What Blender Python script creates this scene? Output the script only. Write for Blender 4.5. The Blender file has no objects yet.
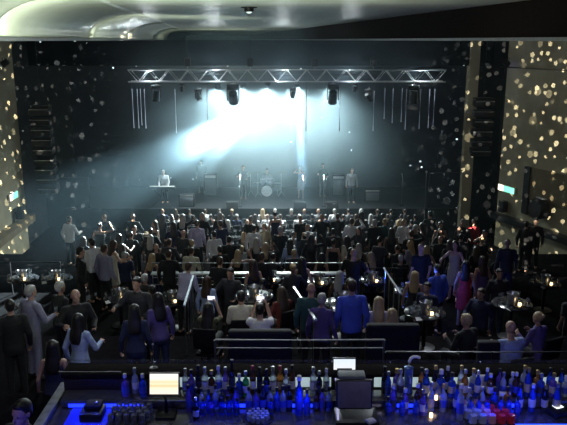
import bpy, bmesh, math, random
from mathutils import Vector, Matrix
import mathutils
random.seed(11)
S = bpy.context.scene
COL = S.collection
PI = math.pi
# ------------------------------------------------------------------ levels (metres above the lowest floor)
EYE = 8.9
D, C, B, A, BAR = 0.0, 1.3, 2.1, 3.02, 3.9
STAGE, SHELF, LEDGE = 1.0, 4.8, 5.05
# ------------------------------------------------------------------ camera
F = 700.0
TH = math.atan(172.5 / F)
cd = bpy.data.cameras.new('camera'); cam = bpy.data.objects.new('camera', cd); COL.objects.link(cam)
cd.sensor_width = 36.0; cd.lens = 36.0 * F / 567.0; cd.clip_end = 200; cd.clip_start = 0.05
cam.location = (0, 0, EYE); cam.rotation_euler = (PI / 2 - TH, 0, 0)
S.camera = cam
def ray(px, py):
    u = (px - 283.5) / F; v = (212.5 - py) / F
    return Vector((u, math.cos(TH) + v * math.sin(TH), -math.sin(TH) + v * math.cos(TH)))
def at_y(px, py, Y):
    d = ray(px, py); return Vector((0, 0, EYE)) + d * (Y / d.y)
def at_z(px, py, Z):
    d = ray(px, py); return Vector((0, 0, EYE)) + d * ((Z - EYE) / d.z)
# ------------------------------------------------------------------ materials
MATS = {}
def mat(name, col, rough=0.6, metal=0.0, var=0.15, scale=12.0, emit=None, estr=0.0, trans=0.0, spec=None, bump=0.0):
    if name in MATS: return MATS[name]
    m = bpy.data.materials.new(name); m.use_nodes = True
    nt = m.node_tree; b = nt.nodes['Principled BSDF']
    b.inputs['Roughness'].default_value = rough; b.inputs['Metallic'].default_value = metal
    if spec is not None: b.inputs['Specular IOR Level'].default_value = spec
    if trans: b.inputs['Transmission Weight'].default_value = trans
    if emit:
        b.inputs['Emission Color'].default_value = (*emit, 1); b.inputs['Emission Strength'].default_value = estr
    if var > 0:
        tc = nt.nodes.new('ShaderNodeTexCoord'); n = nt.nodes.new('ShaderNodeTexNoise')
        n.inputs['Scale'].default_value = scale; n.inputs['Detail'].default_value = 4
        nt.links.new(tc.outputs['Object'], n.inputs['Vector'])
        r = nt.nodes.new('ShaderNodeValToRGB')
        r.color_ramp.elements[0].position = 0.3; r.color_ramp.elements[1].position = 0.7
        r.color_ramp.elements[0].color = (*[max(0, c * (1 - var)) for c in col], 1)
        r.color_ramp.elements[1].color = (*[min(1, c * (1 + var)) for c in col], 1)
        nt.links.new(n.outputs['Fac'], r.inputs['Fac']); nt.links.new(r.outputs['Color'], b.inputs['Base Color'])
        if bump:
            bp = nt.nodes.new('ShaderNodeBump'); bp.inputs['Strength'].default_value = bump
            nt.links.new(n.outputs['Fac'], bp.inputs['Height']); nt.links.new(bp.outputs['Normal'], b.inputs['Normal'])
    else:
        b.inputs['Base Color'].default_value = (*col, 1)
    MATS[name] = m
    return m
M_floor = mat('dark_carpet', (0.006, 0.0055, 0.007), 0.95, var=0.4, scale=6, spec=0.02)
M_stagefloor = mat('stage_black', (0.02, 0.022, 0.025), 0.35, var=0.3)
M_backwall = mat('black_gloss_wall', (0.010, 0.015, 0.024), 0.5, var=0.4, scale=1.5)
def glint_specks(m, scale, thr, es):  # reflected specks painted into the wall material as small glowing dots
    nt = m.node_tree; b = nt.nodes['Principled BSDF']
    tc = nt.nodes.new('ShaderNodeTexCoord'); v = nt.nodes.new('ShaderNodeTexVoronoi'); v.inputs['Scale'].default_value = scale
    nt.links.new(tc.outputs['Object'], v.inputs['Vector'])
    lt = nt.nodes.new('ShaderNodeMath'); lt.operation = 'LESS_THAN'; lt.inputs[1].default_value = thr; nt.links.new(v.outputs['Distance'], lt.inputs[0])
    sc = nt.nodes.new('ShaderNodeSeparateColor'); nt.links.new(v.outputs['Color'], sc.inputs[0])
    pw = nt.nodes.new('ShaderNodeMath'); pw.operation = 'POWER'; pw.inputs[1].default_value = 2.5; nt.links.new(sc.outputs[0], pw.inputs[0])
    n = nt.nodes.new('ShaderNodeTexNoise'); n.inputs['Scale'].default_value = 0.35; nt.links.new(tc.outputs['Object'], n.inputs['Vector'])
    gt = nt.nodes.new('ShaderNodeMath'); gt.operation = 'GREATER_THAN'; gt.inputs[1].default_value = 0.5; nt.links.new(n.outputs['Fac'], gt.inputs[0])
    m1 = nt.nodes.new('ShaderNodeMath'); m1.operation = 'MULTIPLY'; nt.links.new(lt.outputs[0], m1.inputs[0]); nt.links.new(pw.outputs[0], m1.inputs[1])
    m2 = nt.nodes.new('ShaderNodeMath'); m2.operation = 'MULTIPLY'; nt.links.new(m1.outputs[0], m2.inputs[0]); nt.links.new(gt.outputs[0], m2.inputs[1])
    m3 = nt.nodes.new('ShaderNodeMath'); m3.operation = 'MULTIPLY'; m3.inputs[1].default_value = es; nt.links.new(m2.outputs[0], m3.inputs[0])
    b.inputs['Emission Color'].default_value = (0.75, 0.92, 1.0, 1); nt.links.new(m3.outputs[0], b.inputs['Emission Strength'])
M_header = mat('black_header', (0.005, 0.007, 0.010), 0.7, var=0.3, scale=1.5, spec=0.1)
glint_specks(M_backwall, 2.1, 0.11, 2.2); glint_specks(M_header, 2.0, 0.10, 1.6)
M_drape = mat('black_drape', (0.010, 0.012, 0.015), 0.8, var=0.4, scale=3)
M_gold = mat('gold_wall', (0.28, 0.25, 0.17), 0.6, var=0.18, scale=1.2)
M_goldpanel = mat('bronze_panel', (0.13, 0.10, 0.055), 0.6, var=0.2, scale=2)
M_black = mat('black_paint', (0.012, 0.012, 0.014), 0.45, var=0.2)
M_blackmetal = mat('black_metal', (0.02, 0.02, 0.022), 0.35, 0.6, var=0.15)
M_steel = mat('steel', (0.55, 0.56, 0.58), 0.28, 0.9, var=0.1)
M_alu = mat('truss_aluminium', (0.62, 0.64, 0.66), 0.35, 0.7, var=0.1)
M_soffit = mat('satin_soffit', (0.50, 0.52, 0.45), 0.38, 0.35, var=0.06, scale=2.0)
nt = M_soffit.node_tree; b = nt.nodes['Principled BSDF']
tc = nt.nodes.new('ShaderNodeTexCoord'); mp = nt.nodes.new('ShaderNodeMapping'); mp.inputs['Rotation'].default_value = (0, 0, -0.1017); mp.inputs['Scale'].default_value = (9, 0.25, 9)
n = nt.nodes.new('ShaderNodeTexNoise'); n.inputs['Scale'].default_value = 1.0; n.inputs['Detail'].default_value = 5
bp = nt.nodes.new('ShaderNodeBump'); bp.inputs['Strength'].default_value = 0.22; bp.inputs['Distance'].default_value = 0.05
nt.links.new(tc.outputs['Object'], mp.inputs[0]); nt.links.new(mp.outputs[0], n.inputs['Vector']); nt.links.new(n.outputs['Fac'], bp.inputs['Height']); nt.links.new(bp.outputs['Normal'], b.inputs['Normal'])
M_fascia = mat('dark_fascia', (0.012, 0.008, 0.008), 0.85, var=0.2, spec=0.1)
M_leather = mat('black_leather', (0.010, 0.009, 0.011), 0.7, var=0.2, scale=20, bump=0.1, spec=0.15)
M_wood = mat('dark_wood', (0.022, 0.015, 0.011), 0.5, var=0.3, scale=8)
M_lens = mat('lamp_lens', (0.8, 0.9, 0.9), 0.2, var=0.0, emit=(0.8, 1.0, 1.0), estr=30)
M_led = mat('white_led', (0.8, 0.8, 0.8), 0.3, var=0.0, emit=(0.75, 0.85, 1.0), estr=2.2)
M_blueled = mat('blue_led', (0.1, 0.1, 0.4), 0.3, var=0.0, emit=(0.01, 0.03, 1.0), estr=2.5)
M_tabletop = mat('table_black_gloss', (0.03, 0.03, 0.034), 0.15, var=0.2)
M_paper = mat('paper', (0.75, 0.74, 0.72), 0.7, var=0.05)
M_phone = mat('phone_screen', (0.2, 0.2, 0.2), 0.2, var=0, emit=(0.75, 0.8, 1.0), estr=1.5)
# ------------------------------------------------------------------ mesh helpers
def add_box(bm, c, s, rot=None):
    m = Matrix.Translation(Vector(c))
    if rot is not None: m = m @ rot
    m = m @ Matrix.Diagonal((s[0], s[1], s[2], 1))
    return bmesh.ops.create_cube(bm, size=1.0, matrix=m)['verts']
def rbox(bm, c, s, r=0.01, seg=2, rot=None):
    t = bmesh.new(); bmesh.ops.create_cube(t, size=1.0, matrix=Matrix.Diagonal((s[0], s[1], s[2], 1)))
    bmesh.ops.bevel(t, geom=t.edges[:], offset=min(r, min(s) * 0.45), segments=seg, affect='EDGES', profile=0.5)
    m = Matrix.Translation(Vector(c))
    if rot is not None: m = m @ rot
    bmesh.ops.transform(t, matrix=m, verts=t.verts)
    join(bm, t)
def join(bm, t):
    me = bpy.data.meshes.new('tmp'); t.to_mesh(me); t.free(); bm.from_mesh(me); bpy.data.meshes.remove(me)
def frame_of(d):
    d = d.normalized(); a = Vector((0, 0, 1)) if abs(d.z) < 0.9 else Vector((1, 0, 0))
    x = d.cross(a).normalized(); y = x.cross(d).normalized()
    return x, y
def add_tube(bm, pts, r, seg=10, cap=True):
    pts = [Vector(p) for p in pts]; n = len(pts)
    rs = r if isinstance(r, (list, tuple)) else [r] * n
    rings = []; px = None
    for i, p in enumerate(pts):
        d = (pts[min(i + 1, n - 1)] - pts[max(i - 1, 0)]).normalized()
        x, y = frame_of(d)
        if px is not None:
            x = (px - d * px.dot(d)).normalized(); y = d.cross(x)
        px = x
        rings.append([bm.verts.new(p + (x * math.cos(2 * PI * k / seg) + y * math.sin(2 * PI * k / seg)) * rs[i]) for k in range(seg)])
    for a, b in zip(rings, rings[1:]):
        for k in range(seg):
            bm.faces.new((a[k], a[(k + 1) % seg], b[(k + 1) % seg], b[k]))
    if cap:
        bm.faces.new(rings[0][::-1]); bm.faces.new(rings[-1])
def add_lathe(bm, prof, c=(0, 0, 0), seg=20, mtx=None):
    c = Vector(c); rings = []
    T = mtx if mtx is not None else Matrix.Identity(4)
    for r, z in prof:
        rings.append([bm.verts.new(T @ (c + Vector((r * math.cos(2 * PI * k / seg), r * math.sin(2 * PI * k / seg), z)))) for k in range(seg)])
    for a, b in zip(rings, rings[1:]):
        for k in range(seg):
            bm.faces.new((a[k], a[(k + 1) % seg], b[(k + 1) % seg], b[k]))
    if prof[0][0] > 1e-5: bm.faces.new(rings[0][::-1])
    if prof[-1][0] > 1e-5: bm.faces.new(rings[-1])
def add_ell(bm, c, r, rot=None, u=16, v=10):
    m = Matrix.Translation(Vector(c))
    if rot is not None: m = m @ rot
    m = m @ Matrix.Diagonal((r[0], r[1], r[2], 1))
    bmesh.ops.create_uvsphere(bm, u_segments=u, v_segments=v, radius=1.0, matrix=m)
def add_quad(bm, pts):
    bm.faces.new([bm.verts.new(Vector(p)) for p in pts])
def slab(bm, pts, n):
    """a polygon pushed along n into a solid"""
    n = Vector(n); lo = [bm.verts.new(Vector(p)) for p in pts]; hi = [bm.verts.new(Vector(p) + n) for p in pts]
    k = len(pts)
    bm.faces.new(lo[::-1]); bm.faces.new(hi)
    for i in range(k): bm.faces.new((lo[i], lo[(i + 1) % k], hi[(i + 1) % k], hi[i]))
def to_mesh(name, bm, m, smooth=False, angle=None):
    bmesh.ops.recalc_face_normals(bm, faces=bm.faces[:])
    me = bpy.data.meshes.new(name); bm.to_mesh(me); bm.free()
    if smooth:
        me.polygons.foreach_set('use_smooth', [True] * len(me.polygons))
        if angle is not None: me.set_sharp_from_angle(angle=math.radians(angle))
    if m is not None: me.materials.append(m)
    return me
def obj(name, me, parent=None, loc=None, rz=0.0):
    o = bpy.data.objects.new(name, me); COL.objects.link(o)
    if parent is not None: o.parent = parent
    if loc is not None: o.location = loc
    if rz: o.rotation_euler = (0, 0, rz)
    return o
def mk(name, bm, m, parent=None, smooth=True, angle=40, loc=None, rz=0):
    return obj(name, to_mesh(name, bm, m, smooth, angle), parent, loc, rz)
def tag(o, label, cat, group=None, kind=None):
    if label: o['label'] = label
    if cat: o['category'] = cat
    if group: o['group'] = group
    if kind: o['kind'] = kind
    return o
def empty(name, loc, label, cat, group=None, rz=0):
    o = bpy.data.objects.new(name, None); COL.objects.link(o); o.location = loc; o.rotation_euler = (0, 0, rz)
    o.empty_display_size = 0.1
    return tag(o, label, cat, group)
def struct(name, bm, m, smooth=False, label=None):
    o = mk(name, bm, m, None, smooth); o['kind'] = 'structure'
    if label: o['label'] = label
    return o
def dup(root, loc, rz=0.0, label=None, group=None, sc=None):
    r = root.copy(); COL.objects.link(r); r.location = loc; r.rotation_euler = (root.rotation_euler.x, root.rotation_euler.y, rz)
    if sc: r.scale = (sc, sc, sc)
    if label: r['label'] = label
    if group: r['group'] = group
    for ch in list(root.children):
        c = ch.copy(); COL.objects.link(c); c.parent = r
        for g in list(ch.children):
            d = g.copy(); COL.objects.link(d); d.parent = c
    return r
def setmat(o, m, i=0):
    o.material_slots[i].link = 'OBJECT'; o.material_slots[i].material = m

# ================================================================== THE SETTING
bm = bmesh.new(); add_box(bm, (0, 31.5, D - 0.1), (34, 15, 0.2)); struct('floor', bm, M_floor)
bm = bmesh.new(); add_box(bm, (0, 21.4, C - 0.65), (34, 6.2, 1.3)); struct('floor.001', bm, M_floor)
bm = bmesh.new(); add_box(bm, (0, 15.8, B - 1.05), (30, 5.0, 2.1)); struct('floor.002', bm, M_floor)
bm = bmesh.new(); add_box(bm, (0, 11.3, A - 1.51), (26, 4.0, 3.02)); struct('floor.003', bm, M_floor)
bm = bmesh.new(); add_box(bm, (0, 6.55, BAR - 1.95), (24, 5.5, 3.9)); struct('floor.004', bm, M_floor)
# back wall of the stage house, with the vertical panel joints the photo shows
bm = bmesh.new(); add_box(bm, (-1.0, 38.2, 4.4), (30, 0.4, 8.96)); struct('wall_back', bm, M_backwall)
# left wall (gold) and right wall (gold, splayed)
LW = [(-11.2, 29.6), (-11.0, 12.0)]
bm = bmesh.new(); slab(bm, [(-11.2, 29.6, 0), (-10.9, 10.0, 0), (-10.9, 10.0, EYE), (-11.2, 29.6, EYE)], (-0.4, 0, 0)); struct('wall_left', bm, M_gold)
bm = bmesh.new(); slab(bm, [(9.4, 30.0, 0), (12.6, 22.0, 0), (14.2, 16.0, 0), (14.2, 16.0, EYE), (12.6, 22.0, EYE), (9.4, 30.0, EYE)], (0.4, 0.15, 0)); struct('wall_right', bm, M_gold)
# returns: black flank walls of the stage opening
bm = bmesh.new(); add_box(bm, (-11.6, 34, 4.45), (0.3, 8.6, 8.9)); struct('wall_stage_left', bm, M_drape)
bm = bmesh.new(); add_box(bm, (10.6, 34.2, 4.45), (0.3, 8.0, 8.9)); struct('wall_stage_right', bm, M_drape)
# narrow gold pier beside the right speaker recess and its black pilaster
p0 = at_y(466, 120, 31.5).x; p1 = at_y(476, 120, 31.5).x
bm = bmesh.new(); add_box(bm, ((p0 + p1) / 2, 31.7, 4.45), (p1 - p0, 0.4, 8.9)); struct('trim_1', bm, M_gold)
p2 = at_y(499, 120, 31.5).x
bm = bmesh.new(); add_box(bm, ((p1 + p2) / 2 + 0.1, 32.3, 4.45), (p2 - p1 + 0.3, 0.3, 8.9)); struct('trim_2', bm, M_drape)
# side ledges below the walls
bm = bmesh.new(); slab(bm, [(-11.18, 29.4, 1.30), (-10.75, 29.4, 1.30), (-10.45, 18, 1.30), (-10.9, 18, 1.30)], (0, 0, 0.28)); struct('trim_3', bm, M_goldpanel)
bm = bmesh.new(); slab(bm, [(9.1, 29.9, 1.30), (9.4, 30.0, 1.30), (12.6, 22.0, 1.30), (12.2, 21.9, 1.30)], (0, 0, 0.25)); struct('trim_4', bm, M_black)
# black header hanging over the front of the stage
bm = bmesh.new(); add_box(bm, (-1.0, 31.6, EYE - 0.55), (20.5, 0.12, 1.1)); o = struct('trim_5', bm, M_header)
# faint door-like panels low in the back wall
def frame_panel(name, px0, px1, py0, py1, Y, m):
    a = at_y(px0, py1, Y); b = at_y(px1, py0, Y)
    bm = bmesh.new(); add_box(bm, ((a.x + b.x) / 2, Y, (a.z + b.z) / 2), (b.x - a.x, 0.06, b.z - a.z))
    w = 0.06
    for x in (a.x, b.x): add_box(bm, (x, Y - 0.05, (a.z + b.z) / 2), (w, 0.08, b.z - a.z))
    add_box(bm, ((a.x + b.x) / 2, Y - 0.05, b.z), (b.x - a.x + w, 0.08, w))
    o = struct(name, bm, m); return o
frame_panel('door_1', 46, 88, 178, 226, 33.0, mat('navy_panel', (0.02, 0.028, 0.04), 0.5, var=0.2))
frame_panel('door_2', 427, 468, 173, 222, 33.0, mat('navy_panel', (0.02, 0.028, 0.04), 0.5))

# ------------------------------------------------ coffered soffit over the balcony (runs away to the left of the view axis)
ax = math.atan(-0.102)           # bearing of the soffit
SD = Vector((math.sin(ax), math.cos(ax), 0)); SW = Vector((math.cos(ax), -math.sin(ax), 0))
def sof(s, w, z): return SD * s + SW * w + Vector((0, 0, EYE + z))
WL, WR, HC = -2.4, 4.1, 0.50
S0, S1 = -3.0, 72.0
prof = [(WL, 0.035)]
R = 0.30
for k in range(0, 13):
    t = PI / 2 * k / 12
    prof.append((WL + 1.05 * (1 - math.cos(t)), 0.10 + (HC - 0.10) * math.sin(t)))
seams = [S0, 2.6, 8.45, 14.7, 21.6, 31.0, 41.0, 54.0, S1]
for i in range(len(seams) - 1):
    bm = bmesh.new()
    a, b = seams[i] + 0.035, seams[i + 1] - 0.035
    cols = []
    for s in [a + (b - a) * k / 6 for k in range(7)]:
        cols.append([bm.verts.new(sof(s, w, z)) for w, z in prof] )
    for c0, c1 in zip(cols, cols[1:]):
        for k in range(len(prof) - 1): bm.faces.new((c0[k], c0[k + 1], c1[k + 1], c1[k]))
    o = struct('ceiling_cove' if i == 0 else f'ceiling_cove.{i:03d}', bm, M_soffit, True)
    sm = o.modifiers.new('solid', 'SOLIDIFY'); sm.thickness = 0.02; sm.offset = 1
bm = bmesh.new(); slab(bm, [sof(S0, WL + 1.05, HC), sof(S1, WL + 1.05, HC), sof(S1, WR, HC), sof(S0, WR, HC)], (0, 0, 0.1)); struct('ceiling', bm, M_soffit)
bm = bmesh.new(); slab(bm, [sof(S0, WL - 0.15, -0.0), sof(S1, WL - 0.15, 0), sof(S1, WL - 0.15, HC + 0.1), sof(S0, WL - 0.15, HC + 0.1)], SW * 0.1); struct('ceiling_backing', bm, M_fascia)
bm = bmesh.new(); slab(bm, [sof(S0, WR, 0.03), sof(S1, WR, 0.03), sof(S1, WR, HC + 0.1), sof(S0, WR, HC + 0.1)], SW * 0.15); struct('ceiling_fascia', bm, M_fascia)
bm = bmesh.new(); slab(bm, [sof(S0, WR - 0.03, -0.012), sof(S1, WR - 0.03, -0.012), sof(S1, WR - 0.03, 0.032), sof(S0, WR - 0.03, 0.032)], SW * 0.18); struct('trim_6', bm, M_steel)
bm = bmesh.new(); slab(bm, [sof(S0, WL - 0.15, -0.012), sof(S1, WL - 0.15, -0.012), sof(S1, WL - 0.15, 0.034), sof(S0, WL - 0.15, 0.034)], SW * 0.18); struct('trim_7', bm, M_steel)
bm = bmesh.new(); slab(bm, [sof(S1, WL - 0.1, 0), sof(S1, WR + 0.1, 0), sof(S1, WR + 0.1, HC + 0.1), sof(S1, WL - 0.1, HC + 0.1)], SD * 0.1); struct('ceiling_end', bm, M_fascia)
# flat hall ceiling on either side of the soffit
bm = bmesh.new(); slab(bm, [sof(S0, WL - 9.8, 0.04), sof(S1, WL - 9.8, 0.04), sof(S1, WL - 0.15, 0.04), sof(S0, WL - 0.15, 0.04)], (0, 0, 0.1)); struct('ceiling_side', bm, M_drape)
bm = bmesh.new(); slab(bm, [sof(S0, WR + 0.15, 0.04), sof(S1, WR + 0.15, 0.04), sof(S1, WR + 12.5, 0.04), sof(S0, WR + 12.5, 0.04)], (0, 0, 0.1)); struct('ceiling_side.001', bm, M_drape)
# round black sprinkler/downlight on the soffit
p = at_z(249, 7, EYE + HC)
t = empty('ceiling_downlight', (p.x, p.y, p.z), 'small black downlight fixed to the shiny curved ceiling', 'ceiling light')
bm = bmesh.new(); add_lathe(bm, [(0.0, 0.0), (0.13, 0.0), (0.13, -0.012), (0.11, -0.02), (0.0, -0.02)][1:4], seg=20); mk('flange', bm, M_blackmetal, t)
bm = bmesh.new(); add_lathe(bm, [(0.075, -0.012), (0.075, -0.055), (0.06, -0.07), (0.03, -0.075)], seg=20); mk('housing', bm, M_blackmetal, t)
bm = bmesh.new(); add_ell(bm, (0, 0, -0.078), (0.045, 0.045, 0.02)); o = mk('lens', bm, mat('downlight_lens', (0.6, 0.65, 0.65), 0.2, var=0, emit=(0.8, 1, 1), estr=0.8), t)
p = at_z(134, 31, EYE + HC)

# ================================================================== PEOPLE
def capsule(bm, a, b, ra, rb, seg=12):
    a = Vector(a); b = Vector(b); d = (b - a)
    L = d.length; d.normalize(); x, y = frame_of(d)
    rings = []
    for t in (-80, -50, -20, 0):
        rr = math.radians(t); rings.append((a + d * (ra * math.sin(rr)), ra * math.cos(rr)))
    for t in (0.33, 0.66): rings.append((a + d * (L * t), ra + (rb - ra) * t))
    for t in (0, 20, 50, 80):
        rr = math.radians(t); rings.append((b + d * (rb * math.sin(rr)), rb * math.cos(rr)))
    vs = [[bm.verts.new(p + (x * math.cos(2 * PI * k / seg) + y * math.sin(2 * PI * k / seg)) * r) for k in range(seg)] for p, r in rings]
    for q, w in zip(vs, vs[1:]):
        for k in range(seg): bm.faces.new((q[k], q[(k + 1) % seg], w[(k + 1) % seg], w[k]))
    bm.faces.new(vs[0][::-1]); bm.faces.new(vs[-1])
def loft(bm, rings, T=None, seg=20):
    """rings: (z, rx, ry, yoff)"""
    T = T or Matrix.Identity(4); vs = []
    for z, rx, ry, yo in rings:
        vs.append([bm.verts.new(T @ Vector((rx * math.cos(2 * PI * k / seg), yo + ry * math.sin(2 * PI * k / seg), z))) for k in range(seg)])
    for q, w in zip(vs, vs[1:]):
        for k in range(seg): bm.faces.new((q[k], q[(k + 1) % seg], w[(k + 1) % seg], w[k]))
    bm.faces.new(vs[0][::-1]); bm.faces.new(vs[-1])
def remesh(name, bm, vox, it=2):
    bmesh.ops.recalc_face_normals(bm, faces=bm.faces[:])
    me = bpy.data.meshes.new('tmp'); bm.to_mesh(me); bm.free()
    o = bpy.data.objects.new('tmp', me); COL.objects.link(o)
    r = o.modifiers.new('r', 'REMESH'); r.mode = 'VOXEL'; r.voxel_size = vox
    s = o.modifiers.new('s', 'SMOOTH'); s.factor = 0.5; s.iterations = it
    dg = bpy.context.evaluated_depsgraph_get()
    out = bpy.data.meshes.new_from_object(o.evaluated_get(dg)); out.name = name
    bpy.data.objects.remove(o); bpy.data.meshes.remove(me)
    out.polygons.foreach_set('use_smooth', [True] * len(out.polygons))
    out.materials.clear(); out.materials.append(M_black)
    return out
def ik(sh, wr, hint, l1, l2):
    d = wr - sh; L = min(d.length, (l1 + l2) * 0.995); d = d.normalized(); wr = sh + d * L
    a = (l1 * l1 - l2 * l2 + L * L) / (2 * L); h = math.sqrt(max(l1 * l1 - a * a, 1e-6))
    n = (hint - d * hint.dot(d)).normalized()
    return sh + d * a + n * h, wr
POSES = {  # wrists in the upright upper-body frame (x right, y forward, z up); lean in degrees; sit
    'stand': dict(r=(0.27, 0.06, 0.90), l=(-0.27, 0.05, 0.90), lean=2, sit=False),
    'drink': dict(r=(0.22, 0.30, 1.18), l=(-0.27, 0.04, 0.91), lean=3, sit=False),
    'lean':  dict(r=(0.20, 0.36, 1.05), l=(-0.22, 0.34, 1.02), lean=22, sit=False),
    'reach': dict(r=(0.26, 0.30, 1.62), l=(-0.25, 0.10, 0.95), lean=3, sit=False),
    'chat':  dict(r=(0.30, 0.34, 1.28), l=(-0.22, 0.28, 1.12), lean=5, sit=False),
    'sit':   dict(r=(0.17, 0.31, 1.28), l=(-0.17, 0.31, 1.28), lean=8, sit=True),
    'sitphone': dict(r=(0.10, 0.30, 1.62), l=(-0.12, 0.30, 1.60), lean=4, sit=True),
}
SITDZ = -0.42
FIG = {}
def figure(pose, fem):
    key = (pose, fem)
    if key in FIG: return FIG[key]
    P = POSES[pose]; sit = P['sit']
    shx = 0.155 if fem else 0.185
    g = 0.86 if fem else 1.0
    dz = SITDZ if sit else 0.0
    U = Matrix.Translation((0, 0, 0.92 + dz)) @ Matrix.Rotation(math.radians(-P['lean']), 4, 'X') @ Matrix.Translation((0, 0, -0.92))
    NK = Matrix.Translation((0, 0.01, 1.47)) @ Matrix.Rotation(math.radians(P['lean'] * 0.6), 4, 'X') @ Matrix.Translation((0, -0.01, -1.47))
    UH = U @ NK
    if fem: tor = [(0.84, .165, .115, 0), (0.92, .172, .125, -.01), (1.02, .140, .10, 0), (1.10, .122, .09, 0.005), (1.22, .140, .105, .01), (1.31, .150, .115, .015), (1.40, .135, .085, 0), (1.45, .075, .06, -.005)]
    else:   tor = [(0.84, .160, .11, 0), (0.92, .165, .118, -.005), (1.02, .155, .108, 0), (1.12, .155, .105, 0), (1.24, .172, .118, .005), (1.34, .182, .12, .005), (1.41, .165, .095, 0), (1.46, .085, .07, -.005)]
    sh = {s: Vector((s * shx, -0.005, 1.405)) for s in (1, -1)}
    arm = {}
    for s, k in ((1, 'r'), (-1, 'l')):
        hint = Vector((s * 0.3, -0.4, -0.9)) if sit else Vector((s * 0.6, -0.5, -0.8)) if P[k][2] > 1.0 else Vector((s * 0.3, -1, 0))
        e, w = ik(sh[s], Vector(P[k]), hint, 0.29, 0.25)
        arm[s] = (sh[s], e, w)
    leg = {}
    for s in (1, -1):
        if sit: leg[s] = (Vector((s * .09, 0.02, .53)), Vector((s * .12, .44, .53)), Vector((s * .12, .42, .09)), Vector((s * .13, .58, .035)))
        else:   leg[s] = (Vector((s * .085, 0, .90)), Vector((s * .10, .015, .50)), Vector((s * .11, -.02, .085)), Vector((s * .13, .13, .035)))
    def arm_caps(bm, pad, r=(.052, .042, .036, .027), stop=2, part=1.0):
        for s in (1, -1):
            a, e, w = (U @ q for q in arm[s])
            capsule(bm, a, e if stop >= 1 and part >= 1 else a + (e - a) * part, r[0] * g + pad, r[1] * g + pad)
            if stop == 2: capsule(bm, e, w, r[2] * g + pad + 0.003, r[3] * g + pad)
    # ---- body: one continuous skin
    bm = bmesh.new()
    loft(bm, tor, U)
    for s in (1, -1):
        capsule(bm, U @ Vector((s * 0.07, 0, 1.41)), U @ sh[s], 0.05 * g, 0.055 * g)
    capsule(bm, U @ Vector((0, -0.005, 1.42)), UH @ Vector((0, 0.012, 1.55)), 0.058 * g, 0.053 * g)
    add_ell(bm, (0, 0, 0), (1, 1, 1), UH @ Matrix.Translation((0, 0.012, 1.655)) @ Matrix.Diagonal((.074, .094, .098, 1)))
    add_ell(bm, (0, 0, 0), (1, 1, 1), UH @ Matrix.Translation((0, 0.042, 1.585)) @ Matrix.Diagonal((.055, .065, .065, 1)))
    capsule(bm, UH @ Vector((0, .102, 1.645)), UH @ Vector((0, .122, 1.605)), .009, .014, 8)          # nose
    capsule(bm, UH @ Vector((-.03, .092, 1.662)), UH @ Vector((.03, .092, 1.662)), .011, .011, 8)      # brow
    capsule(bm, UH @ Vector((-.018, .101, 1.570)), UH @ Vector((.018, .101, 1.570)), .009, .009, 8)    # lips
    capsule(bm, UH @ Vector((0, .092, 1.538)), UH @ Vector((0, .097, 1.540)), .018, .016, 8)           # chin
    for s in (1, -1):
        add_ell(bm, (0, 0, 0), (1, 1, 1), UH @ Matrix.Translation((s * .077, .004, 1.628)) @ Matrix.Diagonal((.010, .018, .030, 1)))
        add_ell(bm, (0, 0, 0), (1, 1, 1), UH @ Matrix.Translation((s * .031, .090, 1.640)) @ Matrix.Diagonal((.013, .012, .009, 1)))
    arm_caps(bm, 0)
    for s in (1, -1):      # hands: palm, four unequal bent fingers and a thumb
        a, e, w = (U @ q for q in arm[s])
        f = (w - e).normalized()
        side = (U.to_3x3() @ Vector((0, 1, 0))); side = (side - f * side.dot(f))
        if side.length < 0.2: side = (U.to_3x3() @ Vector((-s, 0, 0))); side = side - f * side.dot(f)
        side.normalize(); inn = f.cross(side).normalized()
        if inn.dot(U.to_3x3() @ Vector((-s, 0, 0))) < 0: inn = -inn
        pc = w + f * 0.05
        for q in (-.027, -.009, .009, .027):
            capsule(bm, w + side * q * 0.6 + f * .01, w + side * q + f * 0.085, .014, .0125, 8)
        for q, L in ((-.030, .060), (-.010, .074), (.010, .080), (.030, .070)):
            k0 = w + side * q * 1.05 + f * 0.088; k1 = k0 + (f * 0.85 + inn * 0.45).normalized() * L * .5; k2 = k1 + (f * 0.35 + inn * 0.9).normalized() * L * .5
            capsule(bm, k0, k1, .0095, .009, 8); capsule(bm, k1, k2, .009, .0075, 8)
        t0 = w + side * .024 + f * .03; t1 = t0 + (side * .8 + f * .6 + inn * .5).normalized() * .042; t2 = t1 + (f * .8 + inn * .6).normalized() * .032
        capsule(bm, t0, t1, .013, .0105, 8); capsule(bm, t1, t2, .0105, .0085, 8)
    for s in (1, -1):
        h, k, an, toe = leg[s]
        capsule(bm, h, k, .082, .055); capsule(bm, k, an, .054, .037)
        capsule(bm, an + Vector((0, -.015, -.04)), toe, .038, .030)
    body = remesh('body', bm, 0.0085, 2)
    out = {'body': body}
    pad = 0.017
    # ---- shirt with sleeves
    for nm, stop, part in (('shirt', 2, 1.0), ('tee', 1, 0.72)):
        bm = bmesh.new()
        loft(bm, [(z, rx + pad, ry + pad, yo) for z, rx, ry, yo in tor][:-1] + [(1.455, .095, .08, -.005)], U)
        for s in (1, -1): capsule(bm, U @ Vector((s * 0.07, 0, 1.405)), U @ sh[s], 0.05 * g + pad, 0.055 * g + pad)
        arm_caps(bm, pad - 0.002, stop=stop, part=part)
        if nm == 'shirt': loft(bm, [(1.44, .088, .080, -.005), (1.49, .070, .068, .0)], U)
        out[nm] = remesh(nm, bm, 0.014, 2)
    # ---- trousers
    bm = bmesh.new()
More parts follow.
